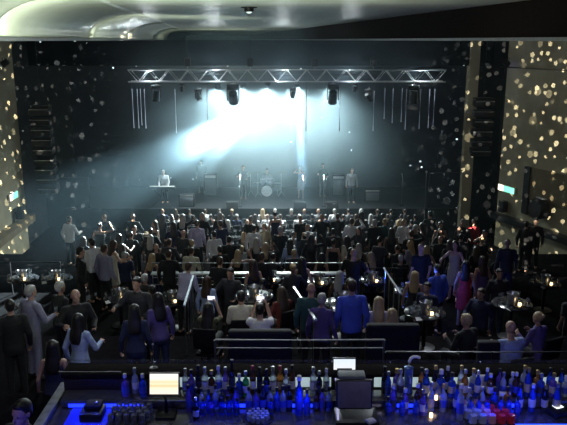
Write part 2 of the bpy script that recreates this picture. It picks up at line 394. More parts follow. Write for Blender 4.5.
    loft(bm, [(0.80, .15, .115, 0), (.86, .178, .13, 0), (0.93, .180, .132, -.005), (1.0, .166, .118, 0)] if not fem else [(0.80, .15, .12, 0), (.86, .182, .135, -.005), (0.93, .184, .138, -.01), (1.0, .160, .116, 0)], U if not sit else Matrix.Translation((0, 0, dz)))
    for s in (1, -1):
        h, k, an, toe = leg[s]
        capsule(bm, h, k, .098, .072); capsule(bm, k, an + (k - an) * 0.06, .072, .056)
    out['trousers'] = remesh('trousers', bm, 0.016, 2)
    # ---- shoes
    for s in (1, -1):
        bm = bmesh.new(); h, k, an, toe = leg[s]
        capsule(bm, an + Vector((0, -.02, -.038)), toe + Vector((0, 0.01, .008)), .046, .040); capsule(bm, an + Vector((0, -.02, -.03)), an + Vector((0, -.01, .01)), .046, .048)
        out['shoe%d' % s] = remesh('shoe', bm, 0.012, 1)
    if fem:   # ---- dress
        bm = bmesh.new()
        loft(bm, [(z, rx + pad, ry + pad, yo) for z, rx, ry, yo in tor][1:6] + [(1.365, .148, .118, .012)], U)
        for s in (1, -1): capsule(bm, U @ Vector((s * .085, .07, 1.34)), U @ Vector((s * .09, -.03, 1.44)), .018, .018, 8)
        if sit:
            loft(bm, [(0.80, .16, .125, 0), (.9, .19, .145, -.01), (0.98, .165, .12, 0)], Matrix.Translation((0, 0, dz)))
            for s in (1, -1): capsule(bm, leg[s][0], leg[s][1], .105, .085)
            capsule(bm, (0, 0.05, .53), (0, .40, .53), .09, .075)
        else:
            loft(bm, [(0.48, .205, .17, 0.01), (0.6, .20, .165, 0), (0.75, .195, .15, 0), (.88, .192, .145, -.008), (0.97, .172, .125, -.005), (1.05, .15, .11, 0)])
        out['dress'] = remesh('dress', bm, 0.014, 2)
    # ---- hair
    bm = bmesh.new()
    add_ell(bm, (0, 0, 0), (1, 1, 1), UH @ Matrix.Translation((0, -0.008, 1.676)) @ Matrix.Diagonal((.083, .098, .090, 1)))
    add_ell(bm, (0, 0, 0), (1, 1, 1), UH @ Matrix.Translation((0, -0.040, 1.630)) @ Matrix.Diagonal((.073, .062, .075, 1)))
    add_ell(bm, (0, 0, 0), (1, 1, 1), UH @ Matrix.Translation((0, 0.045, 1.722)) @ Matrix.Diagonal((.060, .05, .030, 1)))
    out['hair_short'] = remesh('hair', bm, 0.011, 1)
    bm = bmesh.new()
    add_ell(bm, (0, 0, 0), (1, 1, 1), UH @ Matrix.Translation((0, -0.012, 1.672)) @ Matrix.Diagonal((.090, .104, .098, 1)))
    loft(bm, [(1.25, .085, .03, -.125), (1.32, .11, .042, -.118), (1.42, .115, .05, -.095), (1.52, .105, .06, -.062), (1.62, .098, .075, -.04), (1.70, .085, .08, -.02)], UH)
    for s in (1, -1): capsule(bm, UH @ Vector((s * .070, .02, 1.70)), UH @ Vector((s * .092, -.02, 1.44)), .026, .030, 10)
    out['hair_long'] = remesh('hair', bm, 0.013, 1)
    bm = bmesh.new()   # hair gathered up in a bun
    add_ell(bm, (0, 0, 0), (1, 1, 1), UH @ Matrix.Translation((0, -0.010, 1.674)) @ Matrix.Diagonal((.084, .100, .092, 1)))
    add_ell(bm, (0, 0, 0), (1, 1, 1), UH @ Matrix.Translation((0, -0.108, 1.700)) @ Matrix.Diagonal((.042, .040, .040, 1)))
    out['hair_bun'] = remesh('hair', bm, 0.011, 1)
    out['hand'] = U @ arm[1][2] + (U @ arm[1][2] - U @ arm[1][1]).normalized() * 0.10
    out['handl'] = U @ arm[-1][2]
    out['head'] = UH
    FIG[key] = out
    return out
SKINS = [mat('skin_light', (0.50, 0.30, 0.22), 0.5, var=0.08, scale=20), mat('skin_tan', (0.33, 0.19, 0.13), 0.5, var=0.08, scale=20), mat('skin_brown', (0.13, 0.07, 0.045), 0.5, var=0.1, scale=20)]
HAIR = {'black': mat('hair_black', (0.012, 0.010, 0.010), 0.5, var=0.3, scale=40), 'brown': mat('hair_brown', (0.045, 0.025, 0.015), 0.5, var=0.3, scale=40),
        'blond': mat('hair_blond', (0.42, 0.30, 0.16), 0.5, var=0.25, scale=40), 'grey': mat('hair_grey', (0.38, 0.37, 0.36), 0.5, var=0.25, scale=40)}
def cloth(name, c): return mat('cloth_' + name, c, 0.85, var=0.12, scale=30, bump=0.05)
CL = {'white': cloth('white', (0.78, 0.77, 0.80)), 'cream': cloth('cream', (0.62, 0.58, 0.46)), 'lavender': cloth('lavender', (0.46, 0.43, 0.62)), 'paleblue': cloth('paleblue', (0.36, 0.44, 0.68)),
      'blue': cloth('blue', (0.07, 0.12, 0.62)), 'navy': cloth('navy', (0.02, 0.025, 0.07)), 'black': cloth('black', (0.012, 0.012, 0.014)), 'charcoal': cloth('charcoal', (0.035, 0.035, 0.04)),
      'grey': cloth('grey', (0.20, 0.20, 0.22)), 'maroon': cloth('maroon', (0.16, 0.03, 0.025)), 'red': cloth('red', (0.40, 0.03, 0.04)), 'olive': cloth('olive', (0.10, 0.10, 0.045)),
      'purple': cloth('purple', (0.10, 0.07, 0.24)), 'teal': cloth('teal', (0.03, 0.09, 0.10)), 'suit': cloth('suit', (0.26, 0.25, 0.36)), 'beige': cloth('beige', (0.42, 0.36, 0.25)), 'denim': cloth('denim', (0.04, 0.06, 0.13))}
def person(loc, rz, pose, fem, label, top='black', bottom='black', hair='hair_short', hc='black', skin=0, group=None, dress=False, tee=False, sc=1.0, shoes=False):
    f = figure(pose, fem)
    o = obj('person', f['body'], None, loc, rz); o.scale = (sc, sc, sc)
    tag(o, label, 'person', group); setmat(o, SKINS[skin])
    def part(name, key, m):
        c = obj(name, f[key], o); setmat(c, m); return c
    if dress: part('dress', 'dress', CL[top])
    else:
        part('t_shirt' if tee else 'shirt', 'tee' if tee else 'shirt', CL[top]); part('trousers', 'trousers', CL[bottom])
    if hair: part('hair', hair, HAIR[hc])
    if shoes:
        part('shoe', 'shoe1', CL['black']); part('shoe', 'shoe-1', CL['black'])
    return o
# ---- chair, single mesh kinds shared by far rows; nearer ones have parts
def chair_meshes():
    d = {}
    bm = bmesh.new(); rbox(bm, (0, 0.06, 0.318), (0.42, 0.40, 0.07), 0.025); d['seat'] = to_mesh('seat', bm, M_leather, True, 40)
    bm = bmesh.new(); rbox(bm, (0, -0.27, 0.70), (0.42, 0.05, 0.42), 0.025, rot=Matrix.Rotation(math.radians(8), 4, 'X')); d['backrest'] = to_mesh('backrest', bm, M_leather, True, 40)
    for i, (x, y) in enumerate(((.18, .20), (-.18, .20), (.18, -.24), (-.18, -.24))):
        bm = bmesh.new(); add_tube(bm, [(x * 1.08, y * 1.08, 0), (x, y, 0.29)], 0.014, 8); d['leg%d' % i] = to_mesh('leg', bm, M_blackmetal, True, 40)
    bm = bmesh.new(); rbox(bm, (0, 0.06, 0.318), (0.42, 0.40, 0.07), 0.025); rbox(bm, (0, -0.27, 0.62), (0.42, 0.05, 0.56), 0.025, rot=Matrix.Rotation(math.radians(8), 4, 'X'))
    for x, y in ((.18, .20), (-.18, .20), (.18, -.24), (-.18, -.24)): add_tube(bm, [(x * 1.08, y * 1.08, 0), (x, y, 0.30)], 0.014, 8)
    d['whole'] = to_mesh('chair', bm, M_leather, True, 40)
    return d
CH = chair_meshes()
SEATZ = 0
def chair(loc, rz, label, group, parts=True):
    if not parts:
        o = obj('chair', CH['whole'], None, loc, rz); return tag(o, label, 'chair', group)
    o = empty('chair', loc, label, 'chair', group, rz)
    obj('seat', CH['seat'], o); obj('backrest', CH['backrest'], o)
    for i in range(4): obj('leg', CH['leg%d' % i], o)
    return o
TAKEN = []
def free(x, y, dmin=0.5):
    return all((x - a) ** 2 + (y - b) ** 2 > dmin * dmin for a, b in TAKEN)
for a_, b_ in ((at_y(294, 287, 14.0), at_y(316, 320, 10.6)), (at_y(384, 268, 15.4), at_y(401, 294, 12.8)), (at_y(193, 276, 15.0), at_y(184, 306, 12.2))):
    for k in range(7): q = a_.lerp(b_, k / 6); TAKEN.append((q.x, q.y))
HGT = {False: 1.755, True: 1.765}
def named(px, py, floor, pose, fem, label, rz=0.0, sc=None, seat_label=None, **k):
    """px, py: top of the head in the photograph"""
    sc = sc or (0.95 if fem else 1.0)
    h = (1.34 if POSES[pose]['sit'] else 1.76 if pose != 'lean' else 1.70) * sc
    p = at_z(px, py, floor + h)
    lean = math.sin(math.radians(POSES[pose]['lean'])) * 0.8 * sc
    x = p.x + math.sin(rz) * lean; y = p.y - math.cos(rz) * lean
    lim = {A: (9.35, 12.95), B: (13.7, 17.75), C: (18.85, 24.1)}.get(floor)
    def slide(yy): return x * yy / y, yy
    if lim and not lim[0] <= y <= lim[1]: x, y = slide(min(max(y, lim[0]), lim[1]))
    for dy in (0, .12, -.12, .24, -.24, .36, -.36, .5, -.5, .64, -.64, .8, -.8):   # keep clear of neighbours by stepping along the line of sight
        xx, yy = slide(y + dy)
        if free(xx, yy, .56) and (not lim or lim[0] <= yy <= lim[1]): x, y = xx, yy; break
    TAKEN.append((x, y))
    o = person((x, y, floor), rz, pose, fem, label, sc=sc, **k)
    if POSES[pose]['sit']:
        chair((x, y, floor), rz, seat_label or ('black chair under the ' + ' '.join(label.split()[:11])).rstrip(',')  , None)
    return o
def hold(o, pose, fem, meshkey, label, cat, z=0.0):
    pass
# front terrace ------------------------------------------------------------------
P_suit = named(30, 285, A, 'drink', False, 'grey-haired man in a grey suit standing near the bar end holding a drink', rz=math.radians(-35), top='suit', bottom='suit', hc='grey', shoes=True)
named(78, 313, A, 'drink', True, 'dark-haired woman in a pale blue top standing by the bar end', rz=math.radians(-20), top='paleblue', bottom='black', hair='hair_long', hc='black')
named(52, 340, A, 'stand', True, 'long-haired woman in a dark dress, bare shoulders, nearest the bar end', rz=0.1, top='navy', dress=True, hair='hair_long', hc='black')
named(9, 299, A, 'stand', False, 'dark-haired man in black at the far left edge behind the grey suit', rz=0.5, top='black')
named(75, 289, A - 0.0, 'chat', False, 'bald man in black standing behind the woman in pale blue', rz=math.radians(-150), top='black', hair=None)
named(60, 288, A, 'stand', True, 'grey-haired woman in black between the grey suit and bald man', rz=-0.6, top='black', hc='grey', hair='hair_short', skin=1)
named(136, 277, A, 'chat', False, 'dark-haired man in a black jacket facing the camera, arms spread', rz=math.radians(165), top='charcoal', skin=0, hc='black')
named(134, 304, A, 'stand', True, 'dark-haired woman in a navy top, back turned, centre of a dark group', rz=0.1, top='navy', bottom='navy', hair='hair_long')
named(158, 303, A, 'stand', True, 'woman in a dark blue top right of the navy-top woman', rz=0.5, top='purple', bottom='navy', hair='hair_long')
P_raise = named(208, 300, A, 'sitphone', True, 'long dark-haired woman holding up a phone, seated by the front rail', rz=-0.15, top='olive', bottom='black', hair='hair_long', tee=True)
named(241, 290, A, 'sit', False, 'dark-haired man in a cream shirt seated with his back turned', rz=0.1, top='cream', hc='black')
P_ph2 = named(260, 303, A, 'sitphone', False, 'man in a white T-shirt holding a bright phone up with both hands', rz=-0.05, top='white', tee=True, hc='black')
named(281, 286, A, 'sit', True, 'woman in a maroon top seated left of the aisle handrail', rz=0.5, top='maroon', hair='hair_long', hc='brown')
named(311, 283, A, 'stand', False, 'bald man in dark teal standing right of the aisle handrail', rz=-0.2, top='teal', hair=None, sc=0.98)
named(322, 293, A, 'stand', True, 'grey-blond woman in dark purple beside the man in bright blue', rz=-0.3, top='purple', hair='hair_short', hc='grey')
named(352, 284, A, 'stand', False, 'broad man in a bright blue shirt standing at the front rail', rz=0.12, top='blue', bottom='charcoal', hc='brown', sc=1.04)
named(379, 296, A, 'sit', True, 'left one of two fair long-haired women seated side by side', rz=-0.1, top='lavender', hair='hair_long', hc='blond')
named(393, 292, A, 'sit', True, 'right one of two fair long-haired women seated side by side', rz=-0.2, top='lavender', hair='hair_long', hc='blond')
named(511, 320, A, 'sit', False, 'bald man in a light blue T-shirt seated right of the bar taps', rz=0.25, top='paleblue', tee=True, hair=None, skin=0, sc=1.05)
named(538, 311, A, 'sit', True, 'fair-haired woman in a purple top beside the bald man in light blue', rz=0.5, top='purple', hair='hair_bun', hc='blond')
named(466, 313, A, 'sit', False, 'fair-haired man in black seated alone in the dark right terrace', rz=0.6, top='black', hc='blond')
# second terrace -----------------------------------------------------------------
named(190, 262, B, 'lean', False, 'man in a lavender shirt and black trousers leaning over a table', rz=-0.5, top='lavender', bottom='black', hc='brown')
named(207, 276, B, 'stand', True, 'woman in a light blue top beside the leaning man in lavender', rz=-0.3, top='paleblue', bottom='denim', hair='hair_long', hc='brown')
named(230, 268, B, 'chat', False, 'man in charcoal with a pale face turned towards the camera', rz=math.radians(160), top='charcoal', hc='black')
named(438, 264, B, 'stand', False, 'man in a bright blue shirt standing at the blue-lit table', rz=0.5, top='blue', bottom='black', hc='black')
named(483, 256, B, 'stand', True, 'woman in a violet dress standing at the right of the hall', rz=0.2, top='purple', dress=True, hair='hair_long', hc='brown')
named(467, 256, B, 'stand', True, 'woman in a red dress next to the woman in violet', rz=-0.4, top='red', dress=True, hair='hair_long', hc='black')
named(456, 233, B, 'chat', True, 'woman in an olive dress with bare arms near the right terrace', rz=math.radians(150), top='beige', dress=True, hair='hair_long', hc='brown')
named(104, 244, B, 'stand', False, 'broad man in a violet-blue shirt in the group of four at left', rz=-0.5, top='suit', bottom='black', hc='brown', sc=1.02)
named(91, 238, B, 'stand', False, 'man in a pale blue shirt looking left in the group of four', rz=0.9, top='white', bottom='black', hc='black')
named(113, 232, B, 'chat', True, 'woman in a pale dress with a raised arm in the group of four', rz=-1.0, top='cream', dress=True, hair='hair_long', hc='brown')
named(80, 247, B, 'stand', False, 'man in black with a pale face beside the group of four', rz=-1.2, top='black', hc='black')
# third terrace ------------------------------------------------------------------
named(69, 216, C, 'drink', False, 'man in a white shirt holding a glass, standing apart at left', rz=-0.45, top='white', bottom='black', hc='brown')
named(154, 221, C, 'chat', True, 'woman with a lit face in a black dress left of the crowd', rz=2.2, top='black', dress=True, hair='hair_long', hc='brown')
named(197, 220, C, 'stand', False, 'man in a lavender shirt standing tall above the metal rail', rz=-0.2, top='lavender', hc='brown')
named(214, 231, C, 'stand', False, 'shorter man in a white shirt right of the lavender shirt', rz=0.4, top='white', hc='black', sc=0.96)
named(192, 247, C, 'lean', False, 'man in a pale green shirt bending behind the metal rail', rz=-0.2, top='cream', hc='brown')
named(229, 236, C, 'stand', False, 'broad man in black with dark hair behind the metal rail', rz=0.1, top='black', hc='black')
named(290, 239, C, 'stand', True, 'woman in a pale teal top in the blue light beam', rz=0.1, top='paleblue', hair='hair_long', hc='black')
named(404, 219, C, 'stand', True, 'fair-haired woman in a bright white top right of centre', rz=-0.5, top='white', hair='hair_bun', hc='blond')
named(422, 223, C, 'stand', True, 'woman in a long grey dress with dark hair facing left', rz=1.3, top='grey', dress=True, hair='hair_long', hc='black')
named(441, 222, C, 'stand', True, 'woman in a silver-grey dress facing the camera, bare shoulders', rz=math.radians(172), top='grey', dress=True, hair='hair_long', hc='brown')
named(375, 219, C, 'stand', False, 'fair-haired man in black with a brightly lit head', rz=0.3, top='black', hc='grey')
named(385, 221, C, 'stand', True, 'woman in a turquoise top between fair-haired man and crowd', rz=-0.3, top='teal', hair='hair_short', hc='blond')
named(352, 218, C, 'reach', False, 'man in a light shirt with one arm raised high', rz=-0.2, top='white', hc='brown')
named(463, 219, C, 'stand', False, 'grey-haired man with a bright face by the gold wall', rz=math.radians(140), top='black', hc='grey')
named(474, 220, C, 'stand', True, 'woman in a coral top beside the gold wall', rz=math.radians(160), top='red', hair='hair_long', hc='brown')
named(527, 221, C, 'stand', False, 'left one of two men in black standing by the right wall', rz=-0.6, top='black', hc='black')
named(536, 220, C, 'stand', False, 'right one of two men in black suits, white collar, by the right wall', rz=math.radians(150), top='black', hc='black')
named(410, 240, C, 'chat', True, 'woman in a grey top leaning between two women in dresses', rz=0.8, top='suit', hair='hair_long', hc='blond')
named(264, 223, C, 'stand', True, 'bald-looking fair woman in beige in the middle of the crowd', rz=0.2, top='beige', hair='hair_bun', hc='blond')
named(254, 222, C, 'stand', False, 'man in a pale shirt beside the fair woman in beige', rz=-0.3, top='white', hc='black')
named(347, 236, C, 'stand', True, 'woman in a white top low beside the crowd at the rail', rz=0.6, top='cream', hair='hair_long', hc='black')

POSE_STAND = ['stand', 'drink', 'chat', 'stand', 'stand', 'drink', 'reach']
def crowd(n, x0, x1, y0, y1, floor, label, group, dmin=0.66, poses=POSE_STAND, face=0.0, spread=0.7, colors=('black', 'charcoal', 'navy', 'black', 'black', 'charcoal'), xf=None):
    k = 0; tries = 0
    while k < n and tries < n * 60:
        tries += 1
        x = random.uniform(x0, x1); y = random.uniform(y0, y1)
        if not free(x, y, dmin) or (xf and not xf(x, y)): continue
        TAKEN.append((x, y)); k += 1
        fem = random.random() < 0.5
        pose = random.choice(poses)
        hair = random.choice(['hair_long', 'hair_long', 'hair_bun']) if fem else random.choice(['hair_short', 'hair_short', 'hair_short', None])
        person((x, y, floor), face + random.uniform(-spread, spread) * .8 + (PI if random.random() < 0.12 else 0), pose, fem, label, random.choice(colors), random.choice(['black', 'charcoal', 'denim']), hair,
               random.choice(['black', 'black', 'brown', 'brown', 'blond', 'grey']), random.choice([0, 0, 0, 1, 1, 2]), group, dress=fem and random.random() < 0.4, tee=random.random() < 0.35, sc=random.uniform(.93, 1.02))
crowd(66, -6.4, 6.6, 18.95, 24.0, C, 'guest in dark clothes standing in the packed crowd beyond the long metal rail', 'dark-clothed guests beyond the long metal rail')

# ================================================================== TABLES, GLASSES
M_glass = mat('clear_glass', (0.9, 0.93, 0.95), 0.05, var=0, trans=0.85)
M_amber = mat('drink_amber', (0.55, 0.25, 0.06), 0.1, var=0.1, trans=0.4)
M_candle = mat('candle_glow', (0.9, 0.7, 0.4), 0.4, var=0, emit=(1.0, 0.72, 0.38), estr=3.0)
def tumbler_mesh(r=0.035, h=0.10):
    bm = bmesh.new(); add_lathe(bm, [(r * .82, 0), (r * .85, 0.004), (r, h), (r * .92, h), (r * .76, 0.012), (0.001, 0.012)], seg=14)
    return to_mesh('tumbler', bm, M_glass, True, 50)
TUM = tumbler_mesh(); HIGH = tumbler_mesh(0.033, 0.15)
bm = bmesh.new(); add_lathe(bm, [(0.034, 0), (0.034, 0.004), (0.006, 0.010), (0.005, 0.085), (0.025, 0.105), (0.040, 0.14), (0.036, 0.195), (0.033, 0.195), (0.036, 0.14), (0.001, 0.098)], seg=14)
WINE = to_mesh('wine_glass', bm, M_glass, True, 60)
bm = bmesh.new(); add_lathe(bm, [(0.025, 0), (0.032, 0.01), (0.034, 0.06), (0.030, 0.062), (0.001, 0.05)], seg=14)
CAN = to_mesh('candle_holder', bm, M_candle, True, 50)
def round_table(x, y, floor, label, group=None, r=0.4, h=0.74):
    t = empty('round_table', (x, y, floor), label, 'table', group)
    bm = bmesh.new(); add_lathe(bm, [(r - .01, h - .035), (r, h - .025), (r, h - .006), (r - .008, h)], seg=32); mk('table_top', bm, M_tabletop, t)
    bm = bmesh.new(); add_lathe(bm, [(0.04, 0.03), (0.035, h - .035)], seg=16); mk('column', bm, M_blackmetal, t)
    bm = bmesh.new(); add_lathe(bm, [(0.23, 0), (0.23, 0.012), (0.06, 0.035)], seg=24); mk('base', bm, M_blackmetal, t)
    return t
def bottle_mesh(name, kind, m):
    P = {'spirit': [(0.036, 0), (0.039, .006), (0.039, .17), (0.034, .20), (0.016, .225), (0.0135, .24), (0.0135, .285), (0.016, .287), (0.016, .305), (0.001, .306)],
         'wine': [(0.035, 0), (0.0375, .006), (0.0375, .185), (0.030, .215), (0.0155, .245), (0.0145, .25), (0.0145, .305), (0.016, .306), (0.016, .318), (0.001, .319)],
         'square': [(0.040, 0), (0.043, .006), (0.043, .155), (0.036, .175), (0.016, .190), (0.015, .24), (0.018, .242), (0.018, .27), (0.001, .271)],
         'tall': [(0.034, 0), (0.036, .006), (0.036, .24), (0.028, .27), (0.015, .295), (0.0145, .35), (0.018, .352), (0.018, .385), (0.001, .386)]}[kind]
    seg = 4 if False else 18
    bm = bmesh.new(); add_lathe(bm, P, seg=seg)
    return to_mesh(name, bm, m, True, 50), P
def parts_bottle(kind, glass, cap, lab):
    """thing: glass body (top-level mesh) with cap and paper label as parts"""
    P = bottle_mesh('bottle', kind, glass)
    me = P[0]; pr = P[1]
    rb = pr[2][0]; zt = pr[2][1]
    bm = bmesh.new(); add_lathe(bm, [(rb + .0012, zt * .30), (rb + .0014, zt * .32), (rb + .0014, zt * .78), (rb + .0012, zt * .80)], seg=18); lm = to_mesh('paper_label', bm, lab, True, 50)
    top = pr[-1][1]; rc = pr[-2][0]
    bm = bmesh.new(); add_lathe(bm, [(rc + .002, top - .04), (rc + .003, top - .038), (rc + .003, top + .004), (rc - .002, top + .007), (0.001, top + .007)], seg=14); cm = to_mesh('cap', bm, cap, True, 50)
    return me, lm, cm
GL = {'clear': mat('glass_clear_b', (0.75, 0.85, 0.95), 0.12, var=0.05, trans=0.6), 'blue': mat('glass_blue', (0.03, 0.10, 0.85), 0.12, var=0.1, trans=0.5),
      'green': mat('glass_green', (0.05, 0.45, 0.10), 0.12, var=0.1, trans=0.4), 'brown': mat('glass_brown', (0.10, 0.04, 0.015), 0.12, var=0.1, trans=0.3), 'dark': mat('glass_dark', (0.012, 0.012, 0.016), 0.12, var=0.1),
      'amber': mat('glass_amber', (0.55, 0.22, 0.05), 0.12, var=0.1, trans=0.5), 'violet': mat('glass_violet', (0.20, 0.12, 0.7), 0.12, var=0.1, trans=0.4)}
CAPS = {'black': M_black, 'silver': M_steel, 'white': M_paper, 'red': mat('cap_red', (0.4, 0.03, 0.03), 0.4), 'gold': mat('cap_gold', (0.6, 0.42, 0.12), 0.35, 0.7)}
LABS = {'white': M_paper, 'dark': mat('label_dark', (0.05, 0.05, 0.08), 0.5), 'blue': mat('label_blue', (0.05, 0.08, 0.45), 0.5), 'cream': mat('label_cream', (0.6, 0.52, 0.36), 0.6)}
BCACHE = {}
def bottle(loc, kind, g, cap, lab, label, group=None, sc=1.0):
    k = (kind, g, cap, lab)
    if k not in BCACHE: BCACHE[k] = parts_bottle(kind, GL[g], CAPS[cap], LABS[lab])
    me, lm, cm = BCACHE[k]
    o = obj('bottle', me, None, loc, random.uniform(0, 6.28)); o.scale = (sc, sc, sc)
    tag(o, label, 'bottle', group)
    obj('paper_label', lm, o); obj('cap', cm, o)
    return o
bm = bmesh.new(); add_lathe(bm, [(0.085, 0), (0.09, 0.01), (0.11, 0.21), (0.118, 0.215), (0.112, 0.22), (0.10, 0.205), (0.082, 0.02), (0.001, 0.02)], seg=22); BUCKET = to_mesh('ice_bucket', bm, M_steel, True, 50)
bm = bmesh.new(); slab(bm, [(-.06, -.04, 0), (.06, -.04, 0), (.045, .03, .035), (-.05, .035, .03)], (0, .012, .008)); NAP = to_mesh('napkin', bm, M_paper, False)
tables = [(254, 296, A, 'round black table crowded with glasses before the man in cream'), (344, 303, A, 'round black table behind the broad man in bright blue'),
          (410, 291, B, 'round table lit blue beside the man in bright blue'), (172, 300, B, 'round black table by the leaning man in lavender'),
          (318, 282, B, 'round black table at the centre of the second terrace'), (270, 279, B, 'round black table just in front of the long metal rail'),
          (545, 283, B, 'round table with a bright glass near the right wall'), (372, 280, B, 'round black table right of the aisle'),
          (120, 297, B, 'round black table among the dark group at left'), (512, 303, A, 'round table with pale napkins in the right terrace'), (425, 312, A, 'round black table before the two fair women'),
          (22, 268, B, 'round table at the far left under the gold wall'), (56, 268, B, 'second round table from the left under the gold wall')]
WH = {'tumbler': TUM, 'tall_glass': HIGH, 'wine_glass': WINE}
for i, (px, py, fl, lab) in enumerate(tables):
    p = at_z(px, py, fl + 0.74)
    if fl == B and p.y > 17.4: p = Vector((p.x * 17.4 / p.y, 17.4, p.z))
    round_table(p.x, p.y, fl, lab)
    TAKEN.append((p.x, p.y)); TAKEN.extend([(p.x + .3, p.y), (p.x - .3, p.y)])
    short = lab.replace('round black table', 'dark table').replace('round table', 'table')
    for j in range(9):
        a = j * .698 + random.uniform(-.12, .12); rr = (.32, .20, .33)[j % 3]
        nm = ['tumbler', 'wine_glass', 'tall_glass'][j % 3]
        o = obj(nm, WH[nm], None, (p.x + rr * math.cos(a), p.y + rr * math.sin(a), fl + .74))
        tag(o, {'tumbler': 'short tumbler', 'wine_glass': 'stemmed glass', 'tall_glass': 'tall glass'}[nm] + ' on the ' + short, 'glass', nm.replace('_', ' ') + 's on the ' + short)
    for sgn in (1, -1):
        o = obj('napkin', NAP, None, (p.x + sgn * .2, p.y - .30 + .1 * sgn, fl + .741), random.uniform(0, 3)); tag(o, 'folded white napkin on the ' + short, 'napkin', 'napkins on the ' + short)
    o = obj('candle_holder', CAN, None, (p.x + .1, p.y - .16, fl + .74)); tag(o, 'glowing candle glass on the ' + short, 'candle')
    o = obj('ice_bucket', BUCKET, None, (p.x, p.y, fl + .74)); tag(o, 'steel ice bucket on the ' + short, 'ice bucket')
# pale napkins / menus lying on tables
for (px, py, fl, lab) in [(510, 303, A, 'folded white napkin on the table in the right terrace'), (420, 311, A, 'white menu card on the table before the two fair women'), (414, 330, A, 'lavender cloth bag lying on the dark bench at right')]:
    pass
# seated groups on second terrace
crowd(6, -9.2, -4.4, 13.8, 17.4, B, 'guest in dark clothes standing left of the seated tables, past the suited man', 'dark-clothed guests at the left of the second terrace', colors=('black', 'charcoal'), poses=['stand', 'drink'])
crowd(3, 4.8, 7.4, 13.8, 17.8, B, 'guest in dark clothes standing in the gloom right of the blue-lit table', 'dark-clothed guests at the right of the second terrace', colors=('black', 'charcoal'), poses=['stand', 'drink'])
crowd(16, -3.4, 4.4, 13.7, 17.3, B, 'guest in dark clothes at the tables between the aisle rail and the metal rail', 'dark-clothed guests around the second terrace tables', dmin=0.64, poses=['stand', 'chat', 'drink', 'stand'], spread=1.2)

# main floor: rows of seated audience at long tables, too small to show parts
bm = bmesh.new(); rbox(bm, (0, 0, 0.72), (1.9, 0.30, 0.04), 0.01)
for x in (-.92, .92):
    add_tube(bm, [(x, 0, 0), (x, 0, 0.71)], 0.03, 8)
LT = to_mesh('long_table', bm, M_tabletop, True, 40)
rows = [25.35, 26.35, 27.35, 28.35, 29.35, 30.35, 31.35]
for r, y in enumerate(rows):
    for k in range(6):
        x = -5.0 + 2.0 * k + (0.3 if r % 2 else 0)
        o = obj('long_table', LT, None, (x, y + 0.51, D)); tag(o, 'narrow long table in the rows below the stage', 'table', 'long tables below the stage')
        for j in range(5):
            nm = random.choice(['wine_glass', 'tall_glass', 'tumbler'])
            q = obj(nm, WH[nm], None, (x + random.uniform(-.8, .8), y + .55 + random.uniform(-.08, .08), D + .74)); tag(q, 'small ' + nm.replace('_', ' ') + ' on the long tables below the stage', 'glass', nm.replace('_', ' ') + 's below the stage')
        if random.random() < 0.8:
            q = obj('candle_holder', CAN, None, (x + random.uniform(-.6, .6), y + .55, D + .74)); tag(q, 'tiny candle glowing on the long tables below the stage', 'candle', 'candles below the stage')
    for k in range(18):
        if random.random() < 0.10: continue
        x = -5.0 + 2.0 * (k // 3) + (0.3 if r % 2 else 0) + (-.6, 0, .6)[k % 3] + random.uniform(-.04, .04)
        yy = y + random.uniform(-.03, .02)
        fem = random.random() < .5
        person((x, yy, D), random.uniform(-.12, .12), 'sit', fem, 'seated spectator seen from behind at the long tables below the stage', random.choice(['black', 'charcoal', 'black', 'navy', 'charcoal', 'grey', 'black', 'white']), 'black',
               random.choice(['hair_long', 'hair_bun']) if fem else random.choice(['hair_short', 'hair_short', None]), random.choice(['black', 'brown', 'brown', 'grey', 'blond']), random.choice([0, 0, 1]), 'seated spectators below the stage')
        chair((x, yy, D), 0, 'dark chair under a spectator at the long tables below the stage', 'spectator chairs below the stage', parts=False)

# ================================================================== RAILS
def rail(name, x0, x1, Y, floor, z_top, label, bars=(0.5,), glass=True, ledge=False, post=1.3, m=None):
    M_steel = m or globals()['M_steel']
    t = empty(name, ((x0 + x1) / 2, Y, floor), label, 'railing')
    cx = (x0 + x1) / 2; h = z_top - floor
    bm = bmesh.new(); add_tube(bm, [(x0 - cx, 0, h), (x1 - cx, 0, h)], 0.018, 10); mk('handrail', bm, M_steel, t)
    for b in bars:
        bm = bmesh.new(); add_tube(bm, [(x0 - cx, 0, h - b), (x1 - cx, 0, h - b)], 0.012, 8); mk('lower_bar', bm, M_steel, t)
    n = max(2, int((x1 - x0) / post) + 1)
    for i in range(n):
        x = x0 - cx + (x1 - x0) * i / (n - 1)
        bm = bmesh.new(); add_tube(bm, [(x, 0, 0), (x, 0, h)], 0.02, 8); mk('post', bm, M_steel, t)
    if ledge:
        bm = bmesh.new(); rbox(bm, (0, -0.17, h - 0.24), (x1 - x0, 0.26, 0.03), 0.008); mk('drinks_shelf', bm, mat('pale_shelf', (0.55, 0.58, 0.6), 0.3), t)
    return t
def rail_px(px0, px1, py, Y, floor, label, **k):
    a = at_y(px0, py, Y); b = at_y(px1, py, Y)
    return rail('railing', a.x, b.x, Y, floor, a.z, label, **k)
rail_px(152, 352, 263, 18.2, B, 'long steel railing with a pale drinks shelf in front of the packed crowd', bars=(0.42, 0.62), ledge=True)
rail_px(158, 226, 226.5, 24.4, C, 'distant steel railing at left of the crowd below the stage', bars=(0.3, 0.5))
rail_px(303, 345, 226.5, 24.4, C, 'distant short steel railing in the blue light beam', bars=(0.4,))
rail_px(215, 384, 340, 8.95, BAR, 'steel railing directly behind the bar, in front of the seated guests', bars=(0.12, 0.5), m=mat('dull_steel', (0.16, 0.16, 0.17), 0.55, 0.6))
rail_px(386, 600, 352, 8.95, BAR, 'dark steel railing at right behind the bar taps', bars=(0.4,), m=M_blackmetal)
